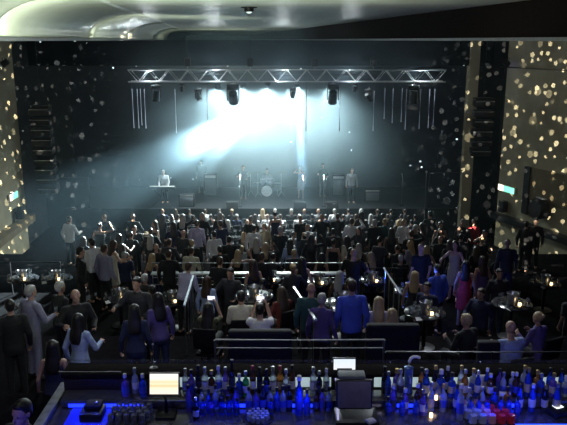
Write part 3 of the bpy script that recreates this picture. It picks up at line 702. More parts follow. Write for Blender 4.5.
rail_px(362, 470, 268, 17.9, B, 'dim steel railing in front of the women in grey dresses', bars=(0.3,), m=M_blackmetal)
a = at_y(-40, 262, 18.2); rail('railing', a.x, at_y(60, 262, 18.2).x, 18.2, B, a.z, 'dim steel railing at far left under the gold wall', bars=(0.4,), m=M_blackmetal)
# sloping aisle handrails
def slope_rail(p, q, label, n=4):
    p = Vector(p); q = Vector(q)
    t = empty('stair_handrail', p, label, 'handrail')
    bm = bmesh.new(); add_tube(bm, [Vector((0, 0, 0)), q - p], 0.022, 10); mk('handrail', bm, M_steel, t)
    for i in range(n):
        o = (q - p) * (0.08 + 0.84 * i / (n - 1)); fl = B if (p + o).y > 13.3 else A
        bm = bmesh.new(); add_tube(bm, [o, Vector((o.x, o.y, fl - p.z))], 0.016, 8); mk('post', bm, M_steel, t)
slope_rail(at_y(294, 287, 14.0), at_y(316, 320, 10.6), 'sloping steel handrail of the aisle in the middle of the front terrace')
slope_rail(at_y(384, 268, 15.4), at_y(401, 294, 12.8), 'sloping steel handrail beside the two fair women')
slope_rail(at_y(193, 276, 15.0), at_y(184, 306, 12.2), 'sloping steel handrail beside the leaning man in lavender')
# low black bench backs along the front terrace
def bench(px0, px1, py, Y, label):
    a = at_y(px0, py, Y); b = at_y(px1, py, Y); L = b.x - a.x
    t = empty('bench', ((a.x + b.x) / 2, Y, A), label, 'bench')
    h = a.z - A
    bm = bmesh.new(); rbox(bm, (0, 0, h / 2), (L, 0.16, h), 0.04, 3); mk('backrest', bm, M_leather, t)
    bm = bmesh.new(); rbox(bm, (0, 0.30, 0.22), (L, 0.44, 0.44), 0.04, 3); mk('seat', bm, M_leather, t)
bench(228, 292, 330, 9.6, 'low black leather bench behind the man in cream and T-shirt man')
bench(366, 420, 324, 10.05, 'low black leather bench behind the two fair women')
bench(478, 500, 341, 9.9, 'low black bench beside the bald man in light blue')

# ================================================================== STAGE
bm = bmesh.new(); add_box(bm, (-0.4, 35.4, STAGE / 2), (20.4, 5.0, STAGE)); add_box(bm, (-0.4, 32.88, STAGE - 0.06), (20.4, 0.06, 0.12))
o = mk('stage', bm, M_stagefloor, smooth=False); tag(o, 'wide low black stage at the far end of the hall', 'stage')
# truss
TY = 29.0
tx0 = at_y(128, 75, TY).x; tx1 = at_y(446, 75, TY).x; tz1 = at_y(280, 70, TY).z; tz0 = at_y(280, 82, TY).z
t = empty('lighting_truss', (0, TY, tz0), 'long silver box truss hung across the front of the stage', 'truss')
H = tz1 - tz0; DP = 0.55
for y in (0, DP):
    for z in (0, H):
        bm = bmesh.new(); add_tube(bm, [(tx0, y, z), (tx1, y, z)], 0.03, 8); mk('chord', bm, M_alu, t)
n = 32
for y in (0, DP):
    bm = bmesh.new()
    for i in range(n):
        xa = tx0 + (tx1 - tx0) * i / n; xb = tx0 + (tx1 - tx0) * (i + 1) / n
        add_tube(bm, [(xa, y, 0 if i % 2 else H), (xb, y, H if i % 2 else 0)], 0.018, 6)
    mk('bracing', bm, M_alu, t)
for z in (0, H):
    bm = bmesh.new()
    for i in range(n):
        xa = tx0 + (tx1 - tx0) * i / n; xb = tx0 + (tx1 - tx0) * (i + 1) / n
        add_tube(bm, [(xa, 0 if i % 2 else DP, z), (xb, DP if i % 2 else 0, z)], 0.018, 6)
    mk('bracing', bm, M_alu, t)
for px, nm in ((187, 'left'), (250, 'second'), (315, 'third'), (374, 'right')):
    x = at_y(px, 75, TY).x
    t = empty('chain_hoist', (x, TY + .27, tz1), {'left': 'black chain hoist above the left part of the truss', 'second': 'black chain hoist above the left bright lamp', 'third': 'black chain hoist above the right bright lamp', 'right': 'black chain hoist above the right part of the truss'}[nm], 'hoist')
    bm = bmesh.new(); rbox(bm, (0, 0, 0.30), (0.24, 0.2, 0.34), 0.04); mk('motor', bm, M_black, t)
    bm = bmesh.new(); add_tube(bm, [(0, 0, 0.02), (0, 0, 0.16)], 0.02, 8); mk('hook', bm, M_steel, t)
    bm = bmesh.new(); add_tube(bm, [(0, 0, 0.45), (0, 0, EYE + 0.02 - tz1)], 0.012, 6); mk('chain', bm, M_blackmetal, t)
# moving heads
def moving_head(px, py_top, py_bot, Y, label, tilt=0.3, pan=0.0, sc=1.0, lit=None):
    """hangs from the lower chord: clamp, base, yoke, head, lens"""
    top = at_y(px, py_top, Y)
    t = empty('moving_head_lamp', top, label, 'stage light', None, pan); t.scale = (sc, sc, sc)
    bm = bmesh.new(); add_tube(bm, [(0, 0, 0.0), (0, 0, 0.12)], 0.025, 8); add_box(bm, (0, 0, 0.0), (0.18, 0.06, 0.03)); mk('clamp', bm, M_steel, t)
    bm = bmesh.new(); rbox(bm, (0, 0, -0.07), (0.40, 0.28, 0.13), 0.03); mk('base', bm, M_black, t)
    bm = bmesh.new()
    for s in (1, -1): rbox(bm, (s * .19, 0, -0.32), (0.05, 0.14, 0.46), 0.02)
    rbox(bm, (0, 0, -.16), (0.40, 0.14, 0.06), 0.02); mk('yoke', bm, M_black, t)
    R = Matrix.Translation((0, 0, -0.42)) @ Matrix.Rotation(tilt, 4, 'X')
    bm = bmesh.new(); add_lathe(bm, [(0.10, .24), (0.14, .20), (0.155, 0.0), (0.15, -.2), (0.165, -.26), (0.15, -.27), (0.14, -.262)], seg=20, mtx=R); mk('head', bm, M_blackmetal, t)
    bm = bmesh.new(); add_ell(bm, (0, 0, 0), (1, 1, 1), R @ Matrix.Translation((0, 0, -.262)) @ Matrix.Diagonal((0.138, 0.138, 0.03, 1))); mk('lens', bm, lit or M_steel, t)
    return t
M_lensdim = mat('lamp_lens_dim', (0.5, 0.6, 0.6), 0.1, 0.5, var=0, emit=(0.7, 0.95, 1), estr=0.8)
moving_head(233, 84, 106, TY, 'big black moving head lamp under the truss, left of the glare', 0.9, sc=1.25, lit=M_lensdim)
moving_head(333, 84, 105, TY, 'big black moving head lamp under the truss, right of the glare', 0.7, sc=1.2, lit=M_lensdim)
moving_head(156, 85, 100, TY, 'dark moving head lamp near the left truss end', 0.4, 0.5, sc=0.95)
moving_head(414, 85, 105, TY, 'dark moving head lamp near the right truss end', 0.2, -0.3, sc=1.1)
moving_head(198, 89, 105, TY + .3, 'small dark lamp tilted left under the truss', -0.5, 0.9, sc=0.7)
moving_head(369, 89, 105, TY + .3, 'small dark lamp tilted right under the truss', 0.9, -0.8, sc=0.75)
moving_head(293, 88, 102, TY + .5, 'small lamp washed out in the middle of the glare', 0.5, 0.2, sc=0.6, lit=M_lensdim)
moving_head(182, 83, 92, TY + .5, 'little lamp on the rear truss tube at left', 0.5, 0.2, sc=0.5, lit=M_lensdim)
moving_head(355, 83, 92, TY + .5, 'little lamp on the rear truss tube at right', 0.5, 0.2, sc=0.5, lit=M_lensdim)
# thin hanging rods / led tubes
def rod(px, py0, py1, m, label, group, Y=TY + .1, r=0.017):
    a = at_y(px, py0, Y); b = at_y(px, py1, Y)
    t = empty('hanging_tube', (b.x, Y, b.z), label, 'light tube', group)
    bm = bmesh.new(); add_tube(bm, [(0, 0, 0), (0, 0, (a.z - b.z) * .93)], r, 8); mk('tube', bm, m, t)
    bm = bmesh.new(); add_tube(bm, [(0, 0, (a.z - b.z) * .93), (0, 0, tz0 - b.z)], 0.008, 6); mk('hanger_wire', bm, M_blackmetal, t)
M_tube = mat('frosted_tube', (0.35, 0.4, 0.5), 0.3, var=0.1, emit=(0.6, 0.7, 1.0), estr=0.05)
for px in (134, 139, 142, 146): rod(px, 86, random.uniform(122, 134), M_tube, 'thin pale tube hanging in the cluster at the left truss end', 'tubes at the left truss end')
rod(176.5, 86, 133, M_tube, 'single thin pale tube between two lamps at left', None)
for px, l in ((208, 'first'), (240, 'second'), (306, 'third'), (339.5, 'fourth')): rod(px, 86, 131, M_black, f'thin dark tube hanging in the glare, {l} from the left of four', None, r=0.026)
for px in (384, 392, 401, 405, 419, 428, 433): rod(px, 86, random.uniform(118, 132), M_tube, 'thin pale tube hanging near the right truss end', 'tubes near the right truss end')
rod(373, 88, 131, M_tube, 'single thin pale tube beside the lamp tilted right', None)
# rear lamp bar that makes the glare
RY = 33.6
bx0 = at_y(190, 81, RY); bx1 = at_y(365, 81, RY)
t = empty('rear_lamp_bar', (0, RY, bx0.z), 'black pipe holding the blinding white lamps over the stage', 'lamp bar')
bm = bmesh.new(); add_tube(bm, [(bx0.x, 0, .3), (bx1.x, 0, .3)], 0.03, 8); mk('pipe', bm, M_blackmetal, t)
for s in (bx0.x + .3, bx1.x - .3):
    bm = bmesh.new(); add_tube(bm, [(s, 0, .3), (s, 0, EYE - bx0.z)], 0.01, 6); mk('suspension_wire', bm, M_blackmetal, t)
def spot(name, loc, target, energy, angle, col, blend=0.5, rad=0.1):
    l = bpy.data.lights.new(name, 'SPOT'); l.energy = energy; l.spot_size = math.radians(angle); l.spot_blend = blend; l.color = col; l.shadow_soft_size = rad
    o = bpy.data.objects.new(name, l); COL.objects.link(o); o.location = loc
    o.rotation_euler = (Vector(target) - Vector(loc)).to_track_quat('-Z', 'Y').to_euler()
    return o
def area(name, loc, target, energy, sx, sy, col):
    l = bpy.data.lights.new(name, 'AREA'); l.energy = energy; l.shape = 'RECTANGLE'; l.size = sx; l.size_y = sy; l.color = col
    o = bpy.data.objects.new(name, l); COL.objects.link(o); o.location = loc
    o.rotation_euler = (Vector(target) - Vector(loc)).to_track_quat('-Z', 'Y').to_euler()
    return o
def point(name, loc, energy, col, rad=0.1):
    l = bpy.data.lights.new(name, 'POINT'); l.energy = energy; l.color = col; l.shadow_soft_size = rad
    o = bpy.data.objects.new(name, l); COL.objects.link(o); o.location = loc; return o
WHITE = (0.82, 1.0, 1.0)
names = ['farthest left', 'second from the left', 'middle', 'second from the right', 'farthest right']
for i, px in enumerate((218, 243, 268, 297, 330)):
    q = at_y(px, 86, RY)
    t = empty('blinder_lamp', (q.x, RY - 0.05, q.z), f'blinding white lamp in the glare over the stage, {names[i]} of five', 'stage light')
    RX = Matrix.Rotation(math.radians(60), 4, 'X')
    bm = bmesh.new(); add_lathe(bm, [(0.10, .22), (0.13, .2), (0.15, 0), (0.165, -.04), (0.14, -.03)], seg=20, mtx=RX); mk('can', bm, M_black, t)
    bm = bmesh.new(); add_ell(bm, (0, 0, 0), (1, 1, 1), RX @ Matrix.Translation((0, 0, -.02)) @ Matrix.Diagonal((0.135, 0.135, 0.03, 1))); mk('lens', bm, M_lens, t)
    bm = bmesh.new(); add_tube(bm, [(.16, .05, .05), (.16, .05, bx0.z + .3 - q.z), (-.16, .05, bx0.z + .3 - q.z), (-.16, .05, .05)], 0.015, 6); mk('bracket', bm, M_blackmetal, t)
    E = (2600, 3000, 3800, 3200, 2600)[i]
    tg = (q.x * 1.2 - .8, 28.5, 0.0)
    spot(f'blinder_{i}', (q.x, RY - 0.28, q.z - 0.1), tg, E, 124, WHITE, 1.0, 0.15)
for px in (150, 215, 283, 350, 420):
    q = at_y(px, 78, TY + .27); point('truss_glow', (q.x, q.y, tz0 + .25), 55, (0.85, 0.95, 1.0), 0.05)  # added points inside the truss that brighten its tubes
# beams
q = at_y(255, 108, 32.5); spot('beam_left', q, at_y(52, 222, 20), 270000, 14, (0.68, 0.92, 1.0), 0.8, 0.12)
q = at_y(262, 104, 32.5); spot('beam_left_b', q, at_y(130, 230, 22), 70000, 14, (0.70, 0.95, 1.0), 0.9, 0.12)
q = at_y(298, 100, 31.5); spot('beam_down', q, at_y(307, 236, 23.5), 60000, 6, (0.5, 0.78, 1.0), 0.7, 0.08)
q = at_y(320, 104, 32.5); spot('beam_right', q, at_y(430, 235, 22), 2500, 14, (0.75, 0.95, 1.0), 0.9, 0.12)
# musicians and gear on stage
def on_stage(px, py): return at_z(px, py, STAGE)
def stage_person(px, pytop, pose, fem, label, rz=PI, **k):
    sc = 0.95 if fem else 1.0
    p = at_y(px, pytop, 33.9); h = 1.34 if POSES[pose]['sit'] else 1.76
    Y = (p.y)
    q = at_z(px, pytop, STAGE + h * sc)
    y = min(max(q.y, 34.1), 36.6)
    x = at_y(px, pytop, y).x
    return person((x, y, STAGE), rz, pose, fem, label, sc=sc, **k)
PK = stage_person(164, 170, 'lean', False, 'keyboard player in white behind the keyboard on stage', top='white', hc='grey')
stage_person(201, 160, 'stand', False, 'musician in black at the left rear of the stage', top='charcoal', hc='black')
PDR = stage_person(267, 168, 'sit', False, 'drummer in a light shirt seated behind the drum kit', top='grey', hc='brown')
stage_person(243, 165, 'chat', False, 'guitarist with a warm lit face left of the drum kit', top='black', hc='brown', skin=1)
stage_person(301, 166, 'reach', True, 'singer in a pale dress in the blue beam at centre stage', top='grey', dress=True, hair='hair_long', hc='blond')
stage_person(323, 163, 'chat', False, 'bass player in black right of the singer on stage', top='charcoal', hc='black')
stage_person(352, 171, 'stand', False, 'brass player in dark grey on the right of the stage', top='grey', hc='brown')
# keyboard
kx, ky = PK.location.x, PK.location.y
t = empty('keyboard', (kx, ky - 0.78, STAGE), 'electric keyboard on a crossed stand before the player in white', 'keyboard')
bm = bmesh.new(); rbox(bm, (0, 0, 0.93), (1.3, 0.32, 0.09), 0.02); mk('case', bm, M_blackmetal, t)
bm = bmesh.new(); rbox(bm, (0, 0.07, 0.983), (1.2, 0.14, 0.02), 0.004); mk('keys', bm, M_paper, t)
for s in (1, -1):
    bm = bmesh.new(); add_tube(bm, [(s * .45, -.12, 0.02), (-s * .4, -.12, .88)], 0.02, 8); add_tube(bm, [(s * .45, -.2, 0.02), (s * .45, .2, 0.02)], 0.02, 8); mk('stand_leg', bm, M_blackmetal, t)
# drum kit
dx, dy = PDR.location.x, PDR.location.y
t = empty('drum_stool', (dx, dy, STAGE), 'round black stool under the drummer', 'stool')
bm = bmesh.new(); add_lathe(bm, [(0.17, 0.27), (0.19, 0.29), (0.19, 0.335), (0.16, 0.35), (0.001, .352)], seg=20); mk('seat', bm, M_leather, t)
for k in range(3):
    a = k * 2.09; bm = bmesh.new(); add_tube(bm, [(0, 0, .28), (0.25 * math.cos(a), .25 * math.sin(a), 0)], 0.015, 8); mk('leg', bm, M_steel, t)
M_shell = mat('drum_shell', (0.25, 0.27, 0.32), 0.25, 0.4); M_skin = mat('drum_head', (0.7, 0.72, 0.75), 0.5); M_brass = mat('cymbal_brass', (0.75, 0.58, 0.25), 0.25, 0.9)
t = empty('drum_kit', (dx, dy - .75, STAGE), 'drum kit with cymbals at the centre of the stage', 'drum kit')
RX = Matrix.Rotation(PI / 2, 4, 'X')
bm = bmesh.new(); add_lathe(bm, [(0.30, -.2), (0.31, -.19), (0.31, .19), (0.30, .2)], seg=28, mtx=Matrix.Translation((0, -.1, .32)) @ RX); mk('bass_drum', bm, M_shell, t)
bm = bmesh.new(); add_lathe(bm, [(0.285, .0), (0.285, .012)], seg=28, mtx=Matrix.Translation((0, -.305, .32)) @ RX); mk('bass_drum_head', bm, M_skin, t)
for x, y, z, r, h, nm in ((-.2, -.02, .78, .15, .2, 'rack_tom'), (.2, -.02, .78, .16, .2, 'rack_tom'), (.55, .25, .45, .2, .35, 'floor_tom'), (-.5, .25, .58, .18, .14, 'snare_drum')):
    bm = bmesh.new(); add_lathe(bm, [(r, -h / 2), (r, h / 2), (r - .01, h / 2 + .004)], (x, y, z), 20); d = mk(nm, bm, M_shell, t)
    bm = bmesh.new(); add_lathe(bm, [(r - .012, h / 2 + .004), (r - .012, h / 2 + .008)], (x, y, z), 20); mk('drum_head', bm, M_skin, d)
    bm = bmesh.new(); add_tube(bm, [(x, y, z - h / 2), (x, y, 0.0 if nm != 'rack_tom' else .6)], 0.014, 6); mk('stand', bm, M_steel, d)
for x, y, z, r in ((-.85, .15, 1.15, .22), (.75, -.05, 1.25, .25), (-.45, -.2, 1.3, .2)):
    bm = bmesh.new(); add_lathe(bm, [(r, 0), (r * .3, .02), (.03, .035), (.001, .04)], (x, y, z), 22); d = mk('cymbal', bm, M_brass, t)
    bm = bmesh.new(); add_tube(bm, [(x, y, z), (x, y, .25), (x + .2, y, 0)], 0.012, 6); add_tube(bm, [(x, y, .25), (x - .15, y + .15, 0)], 0.012, 6); add_tube(bm, [(x, y, .25), (x - .15, y - .15, 0)], 0.012, 6); mk('cymbal_stand', bm, M_steel, d)
# mic stands
for px, Y, lab in ((303, 33.2, 'microphone stand before the singer at centre stage'), (240, 33.3, 'microphone stand before the guitarist left of the drums'), (324, 33.3, 'microphone stand before the bass player'), (402, 33.6, 'lone microphone stand on the right of the stage')):
    x = at_y(px, 190, Y).x
    t = empty('microphone_stand', (x, Y, STAGE), lab, 'microphone stand')
    bm = bmesh.new(); add_lathe(bm, [(0.13, 0), (0.13, .015), (0.02, .03)], seg=18); mk('base', bm, M_blackmetal, t)
    bm = bmesh.new(); add_tube(bm, [(0, 0, .02), (0, 0, 1.35), (0, .12, 1.45)], 0.012, 8); mk('pole', bm, M_steel, t)
    bm = bmesh.new(); add_tube(bm, [(0, .10, 1.44), (0, .2, 1.50)], 0.016, 8); add_ell(bm, (0, .22, 1.51), (.028, .028, .028)); mk('microphone', bm, M_steel, t)
# tall thin posts at the right of the stage
for px, py0, py1, lab in ((426.5, 172, 218, 'tall thin steel post at the right stage wing'),):
    a = at_y(px, py0, 32.5); bm = bmesh.new(); add_tube(bm, [(a.x, 32.5, D), (a.x, 32.5, a.z)], 0.022, 8); add_ell(bm, (a.x, 32.5, a.z), (.05, .05, .07)); add_lathe(bm, [(.2, D), (.2, D + .02), (.03, D + .05)], (a.x, 32.5, 0), 16)
    o = mk('lamp_post', bm, M_steel); tag(o, lab, 'post')
# amps and monitors
def amp(px, py, Y, w, h, lab):
    x = at_y(px, py, Y).x
    t = empty('amplifier', (x, Y, STAGE), lab, 'amplifier')
    bm = bmesh.new(); rbox(bm, (0, 0, h / 2), (w, 0.35, h), 0.02); mk('cabinet', bm, M_black, t)
    bm = bmesh.new(); rbox(bm, (0, -.18, h * .42), (w * .86, 0.02, h * .72), 0.005); mk('grille', bm, mat('grille_grey', (0.12, 0.13, 0.14), 0.8, var=0.3, scale=60), t)
    bm = bmesh.new(); rbox(bm, (0, -.178, h * .89), (w * .86, 0.02, h * .12), 0.005); mk('control_panel', bm, M_steel, t)
amp(187, 200, 33.4, 0.75, 0.62, 'grey-fronted amplifier box at the left stage edge'); amp(211, 195, 35.8, 0.65, 1.15, 'tall amplifier stack behind the left musicians'); amp(338, 195, 35.8, 0.65, 1.1, 'tall amplifier stack behind the bass player'); amp(372, 200, 34.6, 0.8, 0.6, 'low amplifier box at the right of the stage')
for px, lab in ((232, 'wedge monitor on the stage lip before the guitarist'), (300, 'wedge monitor on the stage lip before the singer'), (332, 'wedge monitor on the stage lip before the bass player')):
    x = at_y(px, 198, 33.0).x
    t = empty('stage_monitor', (x, 33.05, STAGE), lab, 'speaker')
    bm = bmesh.new(); slab(bm, [(-.3, -.2, 0), (-.3, .2, 0), (-.3, .12, .32), (-.3, -.14, .30)], (.6, 0, 0)); mk('cabinet', bm, M_black, t, smooth=False)
    bm = bmesh.new(); add_quad(bm, [(-.27, .204, .02), (.27, .204, .02), (.27, .126, .30), (-.27, .126, .30)]); mk('grille', bm, mat('grille_grey', (0.12, 0.13, 0.14)), t)
# line arrays
def line_array(px, py0, Y, n, lab):
    p = at_y(px, py0, Y)
    t = empty('line_array_speaker', (p.x, Y, p.z), lab, 'speaker')
    bm = bmesh.new(); add_box(bm, (0, .1, .06), (0.8, 0.5, 0.06)); add_tube(bm, [(0, .1, .06), (0, .1, EYE + .03 - p.z)], .012, 6); mk('flying_frame', bm, M_blackmetal, t)
    z = 0.0; y = 0.0
    for i in range(n):
        a = math.radians(i * 3.0)
        bm = bmesh.new(); rbox(bm, (0, 0, 0), (0.85, 0.48, 0.27), 0.03); 
        c = mk('cabinet', bm, M_black, t, loc=(0, y, z - .15)); c.rotation_euler = (a, 0, 0)
        bm = bmesh.new(); rbox(bm, (0, -.245, .1), (0.80, 0.02, 0.03), 0.006); mk('front_rim', bm, M_steel, c)
        z -= 0.42; y += math.sin(a) * 0.2
line_array(40, 108, 29.7, 9, 'curved black line array speaker hanging beside the left gold wall')
line_array(484, 100, 30.4, 6, 'curved black line array speaker in the recess beside the right gold wall')
# wall things: exit signs, small wall speakers, pipes, lamps
def exit_sign(px, py, wallx, lab, rz, w=0.62):
    p = wallx
    t = empty('exit_sign', p, lab, 'sign', None, rz)
    bm = bmesh.new(); rbox(bm, (0, 0, 0), (w, 0.08, 0.30), 0.01); mk('housing', bm, M_paper, t)
    bm = bmesh.new(); rbox(bm, (w * .16, -.045, 0), (w * .6, 0.012, 0.25), 0.003); mk('green_panel', bm, mat('exit_green', (0.1, 0.6, 0.4), 0.4, var=0, emit=(0.25, 0.9, 0.6), estr=1.5), t)
    bm = bmesh.new(); rbox(bm, (-w * .32, -.045, -.0), (w * .3, 0.012, 0.25), 0.003); mk('white_panel', bm, mat('exit_white', (0.9, 0.8, 0.6), 0.4, var=0, emit=(1.0, 0.85, 0.6), estr=3.0), t)
def on_left(px, py, off=0.06):
    d = ray(px, py); s = (-11.2 - 0) / d.x
    # left wall is x = -11.2 + 0.3*(29.6-y)/19.6
    t = 10.0
    for _ in range(60):
        y = d.y * t; xw = -11.2 + 0.3 * (29.6 - y) / 19.6 + off
        t = xw / d.x
    return Vector((0, 0, EYE)) + d * t
def on_right(px, py, off=0.06):
    d = ray(px, py); n = Vector((8.0, 3.2, 0)).normalized(); q = Vector((9.4, 30.0, EYE)) - n * off
    t = n.dot(q - Vector((0, 0, EYE))) / n.dot(d)
    return Vector((0, 0, EYE)) + d * t
RZL = PI / 2; RZR = -math.atan2(8.0, 3.2)
exit_sign(13, 196, on_left(13, 196), 'lit green and white exit sign on the left gold wall', RZL, 0.9)
exit_sign(507, 189, on_right(507, 189), 'lit green and white exit sign on the right gold wall', RZR, 1.1)
def wall_speaker(p, rz, lab):
    t = empty('wall_speaker', p, lab, 'speaker', None, rz)
    bm = bmesh.new(); rbox(bm, (0, -.16, 0), (0.3, 0.28, 0.5), 0.03); mk('cabinet', bm, M_black, t)
    bm = bmesh.new(); add_box(bm, (0, 0.0, 0), (0.08, 0.1, 0.08)); mk('bracket', bm, M_blackmetal, t)
wall_speaker(on_left(16, 213), RZL, 'small black speaker under the left exit sign')
wall_speaker(on_right(506, 206), RZR, 'small black speaker under the right exit sign')
# round black follow-spot style drum on the right wall, in a bronze panel
a = on_right(527, 166, 0.03); b = on_right(580, 166, 0.03); c = on_right(580, 214, 0.03); d = on_right(527, 214, 0.03)
bm = bmesh.new(); slab(bm, [(a.x, a.y, c.z), (b.x, b.y, c.z), (b.x, b.y, a.z), (a.x, a.y, a.z)], Vector((-.928, -.371, 0)) * .05); o = struct('trim_8', bm, M_goldpanel)
bm = bmesh.new(); slab(bm, [(a.x, a.y, d.z), (a.x + .12, a.y - .3, d.z), (a.x + .12, a.y - .3, a.z), (a.x, a.y, a.z)], Vector((-.928, -.371, 0)) * .12); struct('trim_9', bm, M_black)
p = on_right(543, 208, 0.1)
t = empty('lamp_housing', p, 'big round black drum-shaped lamp housing on the right wall', 'lamp housing', None, RZR)
RXX = Matrix.Rotation(PI / 2, 4, 'X')
bm = bmesh.new(); add_lathe(bm, [(0.35, 0), (0.43, .05), (0.43, .40), (0.38, .46), (0.36, .44)], seg=32, mtx=RXX); mk('housing', bm, M_black, t)
bm = bmesh.new(); add_lathe(bm, [(0.36, .42), (0.2, .43), (0.001, .44)], seg=32, mtx=RXX); mk('front_glass', bm, M_blackmetal, t)
bm = bmesh.new(); rbox(bm, (0.2, -.3, .46), (0.5, 0.12, 0.05), .01); mk('shelf_bracket', bm, M_steel, t)
# lighting pipes high on the side walls
a = on_right(500, 67, 0.3); b = on_right(640, 67, 0.3)
t = empty('wall_pipe', (0, 0, 0), 'thin black lighting pipe high along the right gold wall', 'pipe')
bm = bmesh.new(); add_tube(bm, [a, (b.x, b.y, a.z)], 0.03, 8); mk('pipe', bm, M_blackmetal, t)
for k in (0.1, 0.5, 0.9):
    q = a.lerp(Vector((b.x, b.y, a.z)), k); bm = bmesh.new(); add_tube(bm, [q, q + Vector((.31, .13, 0))], 0.02, 6); mk('bracket', bm, M_blackmetal, t)
M_bluelens = mat('blue_lens', (0.2, 0.2, 0.5), 0.2, var=0, emit=(0.35, 0.4, 1.0), estr=2.0)
def wash(p, rz, lab):
    t = empty('wash_light', p, lab, 'stage light', None, rz)
    bm = bmesh.new(); add_lathe(bm, [(0.09, .15), (0.12, .1), (0.13, -.12), (0.11, -.11)], seg=18, mtx=Matrix.Rotation(math.radians(60), 4, 'X')); mk('can', bm, M_black, t)
    bm = bmesh.new(); add_ell(bm, (0, 0, 0), (1, 1, 1), Matrix.Rotation(math.radians(60), 4, 'X') @ Matrix.Translation((0, 0, -.11)) @ Matrix.Diagonal((.11, .11, .02, 1))); mk('lens', bm, M_bluelens, t)
    bm = bmesh.new(); add_tube(bm, [(.14, 0, 0), (.14, .05, .2), (-.14, .05, .2), (-.14, 0, 0)], .012, 6); mk('yoke', bm, M_blackmetal, t)
wash(on_right(506, 63, .35), RZR, 'small lamp glowing blue high on the right gold wall'); wash(on_left(5, 63, .35), RZL, 'small lamp glowing blue high on the left gold wall')

# ================================================================== BAR
bx0 = at_z(64, 395, SHELF).x; bx1 = 4.6
t = empty('bar_counter', ((bx0 + bx1) / 2, 7.2, BAR), 'long dark bar counter with blue strip lights across the bottom', 'bar counter')
cx = (bx0 + bx1) / 2; L = bx1 - bx0
def brel(x, y, z): return (x - cx, y - 7.2, z - BAR)
M_barsteel = mat('bar_steel', (0.22, 0.21, 0.21), 0.22, 0.7, var=0.25, scale=9)
bm = bmesh.new(); rbox(bm, brel(cx, 7.16, SHELF - .03), (L, 0.80, 0.05), 0.01); mk('work_top', bm, M_barsteel, t)
bm = bmesh.new(); rbox(bm, brel(cx, 7.40, SHELF + .045), (L - .1, 0.26, 0.09), 0.01); mk('bottle_step', bm, M_barsteel, t)
bm = bmesh.new(); add_box(bm, brel(cx, 7.2, (BAR + SHELF - .06) / 2), (L, 0.6, SHELF - .06 - BAR)); mk('body', bm, M_wood, t, smooth=False)
bm = bmesh.new(); rbox(bm, brel(cx, 7.74, LEDGE - .02), (L + .06, 0.32, 0.05), 0.012); mk('guest_top', bm, mat('guest_top_matte', (0.012, 0.010, 0.010), 0.95, var=0.3, spec=0.03), t)
bm = bmesh.new(); add_box(bm, brel(cx, 7.62, (BAR + LEDGE) / 2 - .03), (L, 0.05, LEDGE - BAR - .06)); mk('front_panel', bm, M_wood, t, smooth=False)
M_back = mat('frosted_backlight', (0.7, 0.8, 0.76), 0.5, var=0.25, scale=5, emit=(0.62, 0.80, 0.74), estr=0.5)
for px0, px1 in ((180, 331), (374, 470), (540, 567)):
    xa = at_y(px0, 385, 7.58).x; xb = at_y(px1, 385, 7.58).x
    bm = bmesh.new(); rbox(bm, brel((xa + xb) / 2, 7.585, SHELF + .16), (xb - xa, 0.02, 0.125), 0.004); mk('lit_panel', bm, M_back, t)
for px0, px1 in ((72, 145), (196, 246), (290, 312), (395, 420), (478, 512)):
    xa = at_z(px0, 402, SHELF).x; xb = at_z(px1, 402, SHELF).x
    bm = bmesh.new(); rbox(bm, brel((xa + xb) / 2, 7.262, SHELF + .03), (xb - xa, 0.012, 0.04), 0.003); mk('blue_strip', bm, M_blueled, t)
bm = bmesh.new(); rbox(bm, brel(cx, 7.92, LEDGE - .08), (L - .2, 0.012, 0.05), 0.004); mk('blue_strip', bm, mat('blue_led_far', (.1, .1, .4), .3, var=0, emit=(0.05, 0.08, 1.0), estr=14), t)
xa = at_z(512, 420, SHELF).x
bm = bmesh.new(); rbox(bm, brel((xa + bx1) / 2, 6.885, SHELF + .005), (bx1 - xa, 0.02, 0.022), 0.004); mk('blue_strip', bm, mat('blue_led_edge', (.1, .1, .4), .3, var=0, emit=(0.02, 0.06, 1.0), estr=3), t)
M_ledacrylic = mat('blue_acrylic', (0.02, 0.03, 0.3), 0.3, var=0.35, scale=4, emit=(0.01, 0.02, 1.0), estr=0.55)
xa = at_z(71, 412, SHELF).x; xb = at_z(112, 412, SHELF).x
bm = bmesh.new(); rbox(bm, brel((xa + xb) / 2, 7.06, SHELF + .003), (xb - xa, 0.36, 0.016), 0.004); mk('blue_lit_panel', bm, M_ledacrylic, t)
# bar end cap (sloping metal edge at left)
bm = bmesh.new(); rbox(bm, brel(bx0 - .05, 7.05, SHELF + .02), (0.11, 1.5, 0.06), 0.012); mk('end_cap', bm, mat('end_cap_metal', (0.20, 0.21, 0.21), 0.7, 0.3, var=0.3, spec=0.2), t)
# glass screen with tubular frame along the guest side
t = empty('glass_screen', (0, 7.93, LEDGE + .007), 'low glass screen in a thin steel frame behind the bar', 'screen')
za = at_y(300, 366, 7.93).z - LEDGE; zb = 0.02
xs = [at_y(67, 368, 7.93).x] + [at_y(px, 368, 7.93).x for px in (155, 332, 390, 480, 640)]
r = 0.07
bm = bmesh.new(); add_tube(bm, [(xs[0], 0, 0.0), (xs[0], 0, za - r), (xs[0] + r * .3, 0, za - r * .3), (xs[0] + r, 0, za), (xs[-1], 0, za)], 0.009, 8); mk('top_tube', bm, M_steel, t)
for x in xs[1:-1]:
    bm = bmesh.new(); add_tube(bm, [(x, 0, 0), (x, 0, za)], 0.009, 8); mk('post', bm, M_steel, t)
M_screen = mat('screen_glass', (0.92, 0.95, 0.97), 0.03, var=0, trans=0.95)
for x0_, x1_ in zip(xs, xs[1:]):
    bm = bmesh.new(); add_box(bm, ((x0_ + x1_) / 2, 0.0, za / 2 + .005), (x1_ - x0_ - .03, 0.006, za - .03)); mk('glass_pane', bm, M_screen, t, smooth=False)
